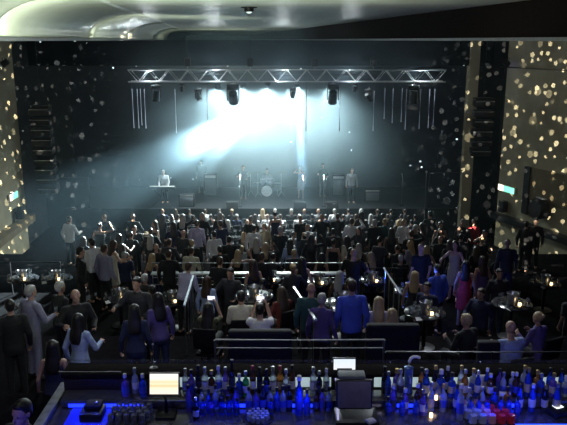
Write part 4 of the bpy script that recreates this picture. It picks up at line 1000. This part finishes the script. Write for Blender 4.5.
bm = bmesh.new(); add_tube(bm, [(xs[0], -.30, 0.012), (at_y(122, 388, 7.63).x, -.30, 0.012)], 0.007, 8); o = mk('foot_tube', bm, MATS['dull_steel'], t)
# --- till screens
def screen_mat(name, ramp, es):
    m = bpy.data.materials.new(name); m.use_nodes = True; nt = m.node_tree; b = nt.nodes['Principled BSDF']
    tc = nt.nodes.new('ShaderNodeTexCoord'); sp = nt.nodes.new('ShaderNodeSeparateXYZ'); r = nt.nodes.new('ShaderNodeValToRGB')
    nt.links.new(tc.outputs['Generated'], sp.inputs[0]); nt.links.new(sp.outputs['Z'], r.inputs['Fac'])
    r.color_ramp.elements[0].color = (*ramp[0][1], 1); r.color_ramp.elements[0].position = ramp[0][0]
    r.color_ramp.elements[1].color = (*ramp[-1][1], 1); r.color_ramp.elements[1].position = ramp[-1][0]
    for p_, c_ in ramp[1:-1]:
        e = r.color_ramp.elements.new(p_); e.color = (*c_, 1)
    nt.links.new(r.outputs['Color'], b.inputs['Emission Color']); b.inputs['Emission Strength'].default_value = es; b.inputs['Base Color'].default_value = (.02, .02, .02, 1)
    return m
M_scr1 = screen_mat('till_screen', [(0, (1, .90, .78)), (.3, (1, .88, .66)), (.42, (.85, .66, .34)), (.5, (1, .86, .58)), (.62, (.9, .74, .45)), (.72, (1, .92, .78)), (1, (1, .95, .88))], 1.15)
M_scr2 = screen_mat('till_screen_far', [(0, (.75, .85, .95)), (.3, (.95, .97, 1)), (1, (.8, .92, 1))], 1.0)
def till(px, py, Y, w, h, base_z, label, m, tilt=14, faces=True):
    p = at_y(px, py, Y)
    t = empty('till', (p.x, Y, base_z), label, 'till')
    hz = p.z - base_z
    R = Matrix.Translation((0, 0, hz)) @ Matrix.Rotation(math.radians(-tilt), 4, 'X')
    bm = bmesh.new(); rbox(bm, (0, 0.02, 0), (w + .025, .035, h + .025), .008); bmesh.ops.transform(bm, matrix=R, verts=bm.verts); mk('monitor_case', bm, M_black, t)
    bm = bmesh.new(); rbox(bm, (0, 0.0, 0), (w, .006, h), .002); bmesh.ops.transform(bm, matrix=R, verts=bm.verts); mk('lit_screen', bm, m, t)
    bm = bmesh.new(); add_tube(bm, [(0, .06, hz), (0, .08, 0.02)], .022, 10); mk('stand', bm, M_blackmetal, t)
    bm = bmesh.new(); rbox(bm, (0, .06, .012), (w * .7, .22, .024), .008); mk('base', bm, M_blackmetal, t)
    return t
till(164, 384, 7.06, 0.315, 0.225, SHELF, 'bright cream till screen at the left of the bar', M_scr1)
till(344.5, 366, 7.72, 0.26, 0.17, LEDGE, 'small white lit till screen on the guest top at centre', M_scr2, tilt=8)
# large till seen from its dark back
p = at_y(354, 394, 6.98)
t = empty('till', (p.x, 6.98, SHELF), 'bulky till showing a plain purple-grey panel below the white screen', 'till')
hz = p.z - SHELF
R = Matrix.Translation((0, 0, hz)) @ Matrix.Rotation(math.radians(-12), 4, 'X')
bm = bmesh.new(); rbox(bm, (0, 0, 0), (0.40, .06, .33), .02); bmesh.ops.transform(bm, matrix=R, verts=bm.verts); mk('monitor_case', bm, M_black, t)
bm = bmesh.new(); rbox(bm, (0, -.032, 0), (0.365, .01, .29), .006); bmesh.ops.transform(bm, matrix=R, verts=bm.verts); mk('panel', bm, mat('till_panel', (0.17, 0.16, 0.24), 0.45, var=0.15), t)
bm = bmesh.new(); rbox(bm, (0.03, .0, .04), (0.48, .36, .08), .015); mk('base', bm, M_black, t)
bm = bmesh.new(); rbox(bm, (-.02, .12, hz + .16), (0.30, .16, .06), .015); mk('receipt_printer', bm, mat('printer_grey', (0.16, 0.18, 0.19), 0.6), t)
bm = bmesh.new(); add_tube(bm, [(-.19, .14, hz + .12), (-.18, -.13, .085)], .012, 8); mk('arm', bm, M_steel, t)
bm = bmesh.new(); rbox(bm, (0.17, -.17, .10), (0.10, .08, .03), .008, rot=Matrix.Rotation(.5, 4, 'Z')); mk('receipt', bm, M_paper, t)
# antenna-like post beside left till
p = at_y(155, 372, 7.6)
t = empty('paper_spike', (at_y(154, 372, 7.75).x, 7.75, LEDGE + .005), 'thin upright steel spike beside the bright till screen', 'spike')
bm = bmesh.new(); add_tube(bm, [(0, 0, .01), (0, 0, .30)], .006, 8); add_ell(bm, (0, 0, .31), (.012, .012, .016)); mk('rod', bm, M_steel, t)
bm = bmesh.new(); add_lathe(bm, [(.05, 0), (.05, .01), (.01, .018)], seg=18); mk('base', bm, M_blackmetal, t)
# --- bottles
TOPZ = SHELF + 0.09
def bot(px, kind, g, cap, lab, label, group=None, row=0, sc=1.0):
    Y = (7.47, 7.385, 7.13, 7.03, 7.215)[row]
    z = TOPZ if row < 2 else SHELF - .005
    py = 400
    x = at_z(px, 398 if row < 2 else 412, z).x * Y / at_z(px, 398 if row < 2 else 412, z).y
    return bottle((x, Y, z), kind, g, cap, lab, label, group, sc)
L1 = 'between bright till and tall blue bottle'
L2 = 'right of the purple-grey till'
# left few
bot(126, 'square', 'violet', 'white', 'blue', 'violet glowing bottle standing alone at the left bar end', None, 1)
bot(136, 'spirit', 'clear', 'silver', 'white', 'clear bottle with a white label left of the bright till', None, 0)
bot(143.5, 'square', 'blue', 'white', 'blue', 'squat blue bottle touching the left of the bright till', None, 1)
# main row
seq = [(186, 'spirit', 'clear', 'silver', 'white', 0), (192, 'spirit', 'violet', 'black', 'blue', 1), (199, 'wine', 'dark', 'black', 'dark', 0), (205.5, 'spirit', 'clear', 'silver', 'white', 0), (212, 'spirit', 'brown', 'gold', 'cream', 1),
       (219, 'spirit', 'clear', 'white', 'blue', 0), (226, 'wine', 'violet', 'silver', 'white', 0), (239.5, 'square', 'blue', 'white', 'blue', 1), (253, 'wine', 'brown', 'red', 'white', 0),
       (260, 'wine', 'dark', 'black', 'dark', 0), (266.5, 'wine', 'dark', 'black', 'blue', 1), (273, 'spirit', 'clear', 'silver', 'white', 0), (280, 'spirit', 'amber', 'red', 'cream', 0), (286, 'spirit', 'clear', 'silver', 'dark', 1), (292, 'wine', 'brown', 'black', 'white', 0),
       (313, 'spirit', 'clear', 'silver', 'white', 0), (319, 'wine', 'dark', 'silver', 'dark', 1), (326, 'spirit', 'clear', 'white', 'white', 0)]
GN = {'clear': 'clear spirit bottle', 'violet': 'violet-tinted bottle', 'dark': 'black wine bottle', 'brown': 'dark brown bottle', 'amber': 'amber liqueur bottle', 'blue': 'squat blue bottle', 'green': 'green bottle'}
for px, kind, g, cap, lab, row in seq:
    w = L1 if px < 298 else 'between tall blue bottle and purple-grey till'
    bot(px, kind, g, cap, lab, f'{GN[g]} with {cap} cap, {lab} label, {w}', f'{GN[g]}s {cap} {lab} {w}', row, random.uniform(.95, 1.08))
bot(232.5, 'tall', 'dark', 'black', 'dark', 'tallest black bottle in the middle of the left bottle row', None, 0, 1.05)
bot(246, 'spirit', 'green', 'silver', 'white', 'bright green bottle in the left bottle row', None, 1)
bot(299, 'tall', 'blue', 'white', 'blue', 'tall bright blue bottle with a glowing white cap', None, 2, 1.22)
bot(307, 'spirit', 'blue', 'black', 'blue', 'second blue bottle, right against the tall white-capped one', None, 2, 1.0)
for k_, px in enumerate((189, 196, 202, 209, 216, 222, 229, 236, 249, 256, 263, 270, 277, 283, 289, 316, 322, 329)):
    g = ['violet', 'dark', 'clear', 'blue', 'clear', 'dark', 'brown', 'violet', 'clear'][k_ % 9]
    w = L1 if px < 298 else 'between tall blue bottle and purple-grey till'
    bot(px, 'spirit' if k_ % 2 else 'wine', g, 'black', 'blue', f'{GN[g]} with black cap, blue label, {w}', f'{GN[g]}s black blue {w}', 4, random.uniform(.86, 1.0))
for px, g in ((203, 'blue'), (212, 'violet'), (222, 'blue'), (229, 'blue'), (237, 'blue'), (271, 'blue')):
    bot(px, 'square', g, 'black', 'dark', f'low {g} bottle in front of the left bottle row, blue light behind it', f'low {g} bottles before the left row', 2, 0.72)
bot(196, 'spirit', 'dark', 'silver', 'white', 'dark bottle with a white label alone at the front of the bar, left', None, 3, .85)
# right row
kinds = ['spirit', 'wine', 'square', 'spirit', 'tall']
px = 384.0; i = 0
while px < 566:
    g = random.choice(['clear', 'clear', 'clear', 'violet', 'blue', 'dark', 'brown', 'amber', 'blue'])
    row = (0, 1, 4)[i % 3]
    cap = random.choice(['silver', 'white', 'black', 'gold']); lab = random.choice(['white', 'blue', 'dark', 'cream'])
    if not (row < 2 and 402 < px < 414): bot(px, random.choice(kinds[:4]), g, cap, lab, f'{GN[g]} with {cap} cap, {lab} label, {L2}', f'{GN[g]}s {cap} {lab} {L2}', row, random.uniform(.9, 1.1))
    px += random.uniform(3.6, 4.8); i += 1
for px in (388, 402, 416, 424, 470, 478, 487, 500, 508, 517):
    bot(px, 'square', 'blue', 'black', 'blue', 'low blue bottle in front of the right bottle row', 'low blue bottles before the right row', 2, 0.8)
bot(440, 'square', 'blue', 'white', 'blue', 'bright blue squat bottle left of the pale frosted bottle', None, 1, 1.2)
bot(422.5, 'spirit', 'violet', 'silver', 'white', 'violet bottle standing forward, right of the beer tap', None, 2, 1.0)
p = at_z(460, 414, SHELF)
bot(460, 'tall', 'clear', 'blue' if False else 'white', 'blue', 'pale frosted tall bottle at the front right of the bar', None, 3, 1.1)
# beer tap with curved white handle
x = at_y(408, 380, 7.5).x
t = empty('beer_tap', (x, 7.48, TOPZ), 'blue beer tap column with a curved white spout on top', 'beer tap')
bm = bmesh.new(); add_lathe(bm, [(.055, 0), (.06, .01), (.05, .03), (.05, .30), (.055, .31), (.02, .33)], seg=20); mk('column', bm, mat('tap_blue', (0.10, 0.18, 0.45), 0.3, 0.3), t)
bm = bmesh.new(); add_tube(bm, [(0, 0, .32), (0.0, 0, .38), (.015, 0, .42), (.045, 0, .445), (.09, 0, .445), (.12, 0, .43)], .018, 10); mk('spout', bm, mat('spout_white', (.8, .8, .8), .25, var=.05), t)
bm = bmesh.new(); add_tube(bm, [(0, -.05, .22), (0, -.10, .22), (0, -.11, .16)], .012, 8); mk('nozzle', bm, M_steel, t)
# glasses on the bar: upside-down racks
M_frost = mat('rim_glass', (0.55, 0.6, 0.68), 0.2, var=.1, trans=.2)
def gl_mesh(m, name, r=.038, h=.10):
    bm = bmesh.new(); add_lathe(bm, [(r, 0), (r * .98, 0.004), (r * .84, h - .005), (r * .80, h), (r * .5, h - .004), (0.001, h - .006)], seg=18)
    return to_mesh(name, bm, m, True, 50)
GLX = gl_mesh(M_glass, 'tumbler'); GLW = gl_mesh(M_frost, 'tumbler', .047, .09); GLR = gl_mesh(mat('red_lit_tumbler', (0.75, 0.04, 0.05), 0.3, var=.1, emit=(1, .05, .05), estr=.0), 'tumbler', .047, .09); GLS = gl_mesh(M_frost, 'tumbler', .024, .06); GLP = gl_mesh(mat('pink_lit_tumbler', (0.75, 0.35, 0.38), 0.3, var=.1), 'tumbler', .047, .09)  # red and pink light on the glasses is put into their colour
def mat_tray(px, py, w, d, label, round_=False):
    p = at_z(px, py, SHELF)
    t = obj('bar_mat', None); return t
def barmat(px, py, w, d, label, oval=False):
    p = at_z(px, py, SHELF)
    bm = bmesh.new()
    if oval: add_lathe(bm, [(.16, 0), (.165, .006), (.165, .016), (.155, .018)], seg=32)
    else: rbox(bm, (0, 0, .008), (w, d, .016), .006)
    o = mk('bar_mat', bm, M_black, loc=(p.x, p.y, SHELF - .004)); tag(o, label, 'bar mat'); return p
p = barmat(129, 418, .42, .34, 'black rubber mat under the upturned glasses, left end of bar')
for r_ in range(4):
    for c_ in range(5):
        o = obj('tumbler', GLX, None, (p.x - .17 + .085 * c_ + (.04 if r_ % 2 else 0), p.y - .12 + .08 * r_, SHELF + .012)); tag(o, 'upturned clear tumbler on the mat left of the bright till', 'glass', 'upturned tumblers at the left bar end')
p = barmat(258, 419, 0, 0, 'round black tray of small glasses at the front of the bar', True)
for ring, n_ in ((.0, 1), (.055, 6), (.108, 12)):
    for k in range(n_):
        a = 2 * PI * k / n_
        o = obj('shot_glass', GLS, None, (p.x + ring * math.cos(a), p.y + ring * math.sin(a), SHELF + .014)); tag(o, 'small upturned shot glass on the round black tray', 'glass', 'shot glasses on the round black tray')
p = barmat(488, 416, .56, .44, 'black rubber mat under the red-lit and pale tumblers')
for r_ in range(4):
    for c_ in range(5):
        X = p.x - .21 + .105 * c_ - .03 * r_; k = c_ - (1.5 - r_) * .25
        nm = 'clear' if k < 1.2 else ('pink' if k < 2.4 else 'red')
        o = obj('tumbler', {'clear': GLW, 'pink': GLP, 'red': GLR}[nm], None, (X, p.y - .15 + .1 * r_, SHELF + .012)); tag(o, f'upturned {nm} tumbler on the mat at the right of the bar', 'glass', f'upturned {nm} tumblers at the right of the bar')
# black ice bucket-like bin, small lamps, right-edge tablet
p = at_z(90, 424, SHELF)
t = empty('ice_bin', (p.x, 7.05, SHELF - .005), 'black lidded ice bin on the blue-lit left end of the bar', 'ice bin')
bm = bmesh.new(); rbox(bm, (0, 0, .06), (.25, .26, .12), .03); mk('body', bm, M_black, t)
bm = bmesh.new(); rbox(bm, (0.01, .02, .15), (.19, .18, .07), .03); mk('lid', bm, M_leather, t)
bm = bmesh.new(); add_ell(bm, (.05, .0, .195), (.02, .02, .016)); mk('knob', bm, M_steel, t)
for px, py, lab in ((431, 414, 'small amber candle glowing at the front of the bar'), (433.5, 391, 'small amber candle among the right bottles')):
    p = at_z(px, py + 3, SHELF if py > 400 else TOPZ)
    bm = bmesh.new(); add_lathe(bm, [(.015, 0), (.02, .004), (.02, .05), (.016, .052), (.001, .046)], seg=14); o = mk('candle_holder', bm, M_candle, loc=(p.x, p.y if py > 400 else 7.29, SHELF - .004 if py > 400 else TOPZ)); tag(o, lab, 'candle')
p = at_z(556, 413, SHELF)
t = empty('card_reader', (p.x, p.y, SHELF - .005), 'black card reader with a bright white display at the right bar edge', 'card reader', None, .4)
bm = bmesh.new(); rbox(bm, (0, 0, .03), (.2, .22, .06), .02); mk('body', bm, M_black, t)
bm = bmesh.new(); rbox(bm, (.05, .03, .062), (.10, .08, .006), .002); mk('display', bm, mat('reader_display', (.8, .8, .8), .3, var=0, emit=(.9, .95, 1), estr=1.6), t)
for px, py, lab in ((482, 380, 'white cardboard box among the right bottles'), (499, 384, 'small white carton in the middle of the right bottles')):
    x = at_y(px, py, 7.50).x
    bm = bmesh.new(); rbox(bm, (0, 0, .09 if px < 490 else .05), (.12, .05, .18 if px < 490 else .10), .004); o = mk('carton', bm, M_paper, loc=(x, 7.535 if px < 490 else 7.275, TOPZ)); tag(o, lab, 'carton')
# white jug ring glass at (496,370)
# bartender facing the camera at the lower left
p = at_z(23, 401, BAR + 1.74)
bt = person((p.x, p.y - .0, BAR), PI - .35, 'stand', False, 'bartender in black with a blue-lit face at the lower left corner', top='black', hc='black', skin=0)
for s in (1, -1):
    bm = bmesh.new(); add_ell(bm, (0, 0, 0), (1, 1, 1), FIG[('stand', False)]['head'] @ Matrix.Translation((s * .031, .100, 1.640)) @ Matrix.Diagonal((.010, .006, .006, 1))); e = mk('eye', bm, mat('eye_dark', (.02, .015, .01), .2), bt)
# phones held up
def phone(o, pose, fem, lab):
    f = FIG[(pose, fem)]; h = (f['hand'] + Vector((-.09, .03, .03)))
    w = Matrix.Translation(o.location) @ Matrix.Rotation(o.rotation_euler.z, 4, 'Z') @ Matrix.Scale(o.scale.x, 4)
    t = empty('phone', w @ h, lab, 'phone', None, o.rotation_euler.z)
    bm = bmesh.new(); rbox(bm, (0, 0.006, 0), (.15, .010, .085), .004); mk('case', bm, M_black, t)
    bm = bmesh.new(); rbox(bm, (0, -.002, 0), (.14, .006, .076), .002); mk('lit_screen', bm, M_phone, t)
phone(P_raise, 'sitphone', True, 'lit phone held up by the long-haired woman near the rail')
phone(P_ph2, 'sitphone', False, 'bright phone held up by the man in a white T-shirt')
# glass held by the suited man and the white-shirt man
def held_glass(o, lab):
    f = FIG[('drink', False)]; w = Matrix.Translation(o.location) @ Matrix.Rotation(o.rotation_euler.z, 4, 'Z')
    q = w @ (f['hand'] + Vector((-.02, .0, -.04)))
    g = obj('tall_glass', HIGH, None, q); tag(g, lab, 'glass')
held_glass(P_suit, 'drink glass in the hand of the man in the grey suit')

# ================================================================== HAZE
m = bpy.data.materials.new('stage_haze'); m.use_nodes = True; nt = m.node_tree; nt.nodes.clear()
out = nt.nodes.new('ShaderNodeOutputMaterial'); vs = nt.nodes.new('ShaderNodeVolumeScatter')
vs.inputs['Color'].default_value = (0.62, 0.86, 1.0, 1); vs.inputs['Anisotropy'].default_value = 0.5
ge = nt.nodes.new('ShaderNodeNewGeometry'); di = nt.nodes.new('ShaderNodeVectorMath'); di.operation = 'DISTANCE'; di.inputs[1].default_value = (-0.4, 31.5, 6.6)
nt.links.new(ge.outputs['Position'], di.inputs[0])
mr = nt.nodes.new('ShaderNodeMapRange'); mr.interpolation_type = 'SMOOTHSTEP'
mr.inputs['From Min'].default_value = 0.0; mr.inputs['From Max'].default_value = 8.0; mr.inputs['To Min'].default_value = 0.055; mr.inputs['To Max'].default_value = 0.0021
nt.links.new(di.outputs['Value'], mr.inputs['Value'])
no = nt.nodes.new('ShaderNodeTexNoise'); no.inputs['Scale'].default_value = 0.35; no.inputs['Detail'].default_value = 3; nt.links.new(ge.outputs['Position'], no.inputs['Vector'])
mn = nt.nodes.new('ShaderNodeMapRange'); mn.inputs['From Min'].default_value = 0.3; mn.inputs['From Max'].default_value = 0.7; mn.inputs['To Min'].default_value = 0.6; mn.inputs['To Max'].default_value = 1.4; nt.links.new(no.outputs['Fac'], mn.inputs['Value'])
mu = nt.nodes.new('ShaderNodeMath'); mu.operation = 'MULTIPLY'; nt.links.new(mr.outputs[0], mu.inputs[0]); nt.links.new(mn.outputs[0], mu.inputs[1]); sz = nt.nodes.new('ShaderNodeSeparateXYZ'); nt.links.new(ge.outputs['Position'], sz.inputs[0])
mz = nt.nodes.new('ShaderNodeMapRange'); mz.interpolation_type = 'SMOOTHSTEP'; mz.inputs['From Min'].default_value = 1.2; mz.inputs['From Max'].default_value = 4.5; mz.inputs['To Min'].default_value = 0.3; mz.inputs['To Max'].default_value = 1.0; nt.links.new(sz.outputs[2], mz.inputs['Value'])
m2 = nt.nodes.new('ShaderNodeMath'); m2.operation = 'MULTIPLY'; nt.links.new(mu.outputs[0], m2.inputs[0]); nt.links.new(mz.outputs[0], m2.inputs[1]); nt.links.new(m2.outputs[0], vs.inputs['Density'])
nt.links.new(vs.outputs[0], out.inputs['Volume'])
bm = bmesh.new(); add_box(bm, (0.5, 28.6, 4.55), (31.0, 20.3, 10.2)); o = mk('haze', bm, m, smooth=False); tag(o, 'thin pale blue stage smoke filling the hall in front of the stage', 'haze', None, 'stuff')

# ================================================================== ROOM LIGHTS AND ADDED FILLS
# unseen area lights added below the soffit to brighten it
def sofp(s, w, z): return sof(s, w, z)
area('cove_lamp', sof(8.2, -0.9, -0.5), sof(10.2, -2.2, 0.25), 105, 2.0, 0.5, (0.88, 1.0, 0.80))
area('soffit_fill_b', sof(16.0, -0.4, -0.7), sof(17.0, -1.2, 0.5), 45, 3.0, 0.5, (0.88, 1.0, 0.80))
area('soffit_fill_c', sof(9.0, 1.2, -0.9), sof(9.4, 1.2, 0.5), 40, 3.0, 0.6, (0.92, 1.0, 0.80))
area('soffit_fill_d', sof(34.0, 0.5, -0.8), sof(36.0, 0.4, 0.5), 100, 3.0, 0.6, (0.88, 1.0, 0.80))
# lavender fill from unseen spots added near the balcony front
spot('house_wash', (-3.0, 3.0, EYE - .1), (-4, 15, 2.5), 190, 70, (0.60, 0.58, 1.0), 1.0, 0.2)
spot('lavender_fill_b', (2.0, 3.0, EYE - .1), (2, 15, 2.5), 190, 70, (0.60, 0.58, 1.0), 1.0, 0.2)
for x in (-4.5, 0.0, 4.5): spot('rim_light', (x, 17.6, EYE - .15), (x * 1.05, 10.8, 3.4), 850, 85, (0.85, 0.93, 1.0), 1.0, 0.12)  # added unseen spots that put a bright rim on the front guests
# gold wash on the side walls
spot('wall_wash_left', (-4.0, 20, EYE - .3), (-11.2, 26.5, 5.0), 30, 90, (1.0, 0.9, 0.64), 1.0, 0.2)
spot('wall_wash_right', (5.0, 20, EYE - .3), (11.4, 25.5, 5.0), 210, 95, (1.0, 0.9, 0.64), 1.0, 0.2)
# mirror-ball dots: spots through a dotted gobo
def gobo(name, loc, target, energy, angle, col, layers):
    """layers: (cells per unit, dot radius in cells, share of cells lit, brightness)"""
    o = spot(name, loc, target, energy, angle, col, 0.3, 0.0); l = o.data; l.use_nodes = True; nt = l.node_tree
    em = nt.nodes['Emission']
    def math_(op, a, b):
        n = nt.nodes.new('ShaderNodeMath'); n.operation = op
        for k, q in enumerate((a, b)):
            if isinstance(q, (int, float)): n.inputs[k].default_value = q
            else: nt.links.new(q, n.inputs[k])
        return n.outputs[0]
    tc = nt.nodes.new('ShaderNodeTexCoord'); sp = nt.nodes.new('ShaderNodeSeparateXYZ'); nt.links.new(tc.outputs['Normal'], sp.inputs[0])
    cb = nt.nodes.new('ShaderNodeCombineXYZ')
    nt.links.new(math_('DIVIDE', sp.outputs[0], sp.outputs[2]), cb.inputs[0]); nt.links.new(math_('DIVIDE', sp.outputs[1], sp.outputs[2]), cb.inputs[1])
    total = 0.0
    for scale, rad, share, bright in layers:
        v = nt.nodes.new('ShaderNodeTexVoronoi'); v.voronoi_dimensions = '2D'; v.inputs['Scale'].default_value = scale; v.inputs['Randomness'].default_value = 0.95
        nt.links.new(cb.outputs[0], v.inputs['Vector'])
        sc = nt.nodes.new('ShaderNodeSeparateColor'); nt.links.new(v.outputs['Color'], sc.inputs[0])
        r = math_('ADD', math_('MULTIPLY', sc.outputs[1], rad * .7), rad * .6)
        on = math_('MULTIPLY', math_('LESS_THAN', v.outputs['Distance'], r), math_('LESS_THAN', sc.outputs[0], share))
        on = math_('MULTIPLY', on, math_('ADD', math_('MULTIPLY', sc.outputs[2], bright * .8), bright * .4))
        total = math_('ADD', total, on)
    nt.links.new(total, em.inputs['Strength'])
    return o
gobo('dots_right', (2.0, 16.0, EYE - .3), (11.0, 26.5, 5.0), 30000, 60, (1.0, 0.94, 0.76), [(34, .20, .7, 1.0), (17, .17, .5, .3)])
gobo('dots_left', (-2.0, 18.0, EYE - .3), (-11.1, 26.5, 4.6), 60000, 60, (1.0, 0.94, 0.74), [(26, .15, .75, 1.0), (15, .11, .4, .3)])
gobo('dots_back', (0.0, 16.0, EYE - .4), (0, 38, 5.5), 17000, 60, (0.8, 0.95, 1.0), [(64, .12, .45, 1.0)])
# point over the tumblers (red light sits in their colour), blue bar fill
q = at_z(497, 414, SHELF + .5)
for px, py, z, e in ((82, 408, .22, 2.4), (108, 402, .3, 2.0), (205, 412, .22, 1.3), (232, 412, .22, 1.3), (268, 412, .2, 0.9), (303, 414, .25, 1.6), (400, 410, .22, 1.2), (440, 410, .22, 1.2), (482, 410, .22, 1.6), (505, 405, .3, 2.6), (530, 410, .25, 1.4)):
    q = at_z(px, py, SHELF); point('blue_bar_lamp', (q.x, min(q.y, 6.98), SHELF + z), e, (0.015, 0.04, 1.0), 0.04)
point('blue_table', (at_z(424, 285, B + 1.2).x, at_z(424, 285, B + 1.2).y, B + 1.25), 30, (0.06, 0.14, 1.0), 0.05)
# added soft cool fill over the bar bottles; no pendant hangs there
area('bar_fill', (0.5, 6.6, 7.0), (0.5, 7.4, SHELF), 2.5, 4.0, 0.2, (0.75, 0.85, 1.0))
point('bartender_blue', (at_z(23, 401, BAR + 1.74).x + .3, at_z(23, 401, BAR + 1.74).y - .9, BAR + 1.45), 11, (0.04, 0.06, 1.0), 0.05)
# world: a very dim night-blue
w = bpy.data.worlds.new('world'); S.world = w; w.use_nodes = True
w.node_tree.nodes['Background'].inputs[0].default_value = (0.25, 0.3, 0.45, 1); w.node_tree.nodes['Background'].inputs[1].default_value = 0.012
# ================================================================== render settings
S.view_settings.view_transform = 'Standard'; S.view_settings.look = 'None'; S.view_settings.exposure = 0.0; S.view_settings.gamma = 1.0; S.view_settings.use_curve_mapping = False
try:
    S.cycles.use_denoising = True; S.cycles.denoiser = 'OPENIMAGEDENOISE'
    S.cycles.caustics_reflective = False; S.cycles.caustics_refractive = False
    S.cycles.max_bounces = 6; S.cycles.transparent_max_bounces = 8; S.cycles.volume_bounces = 1; S.cycles.sample_clamp_indirect = 3.0
except Exception as e: print(e)
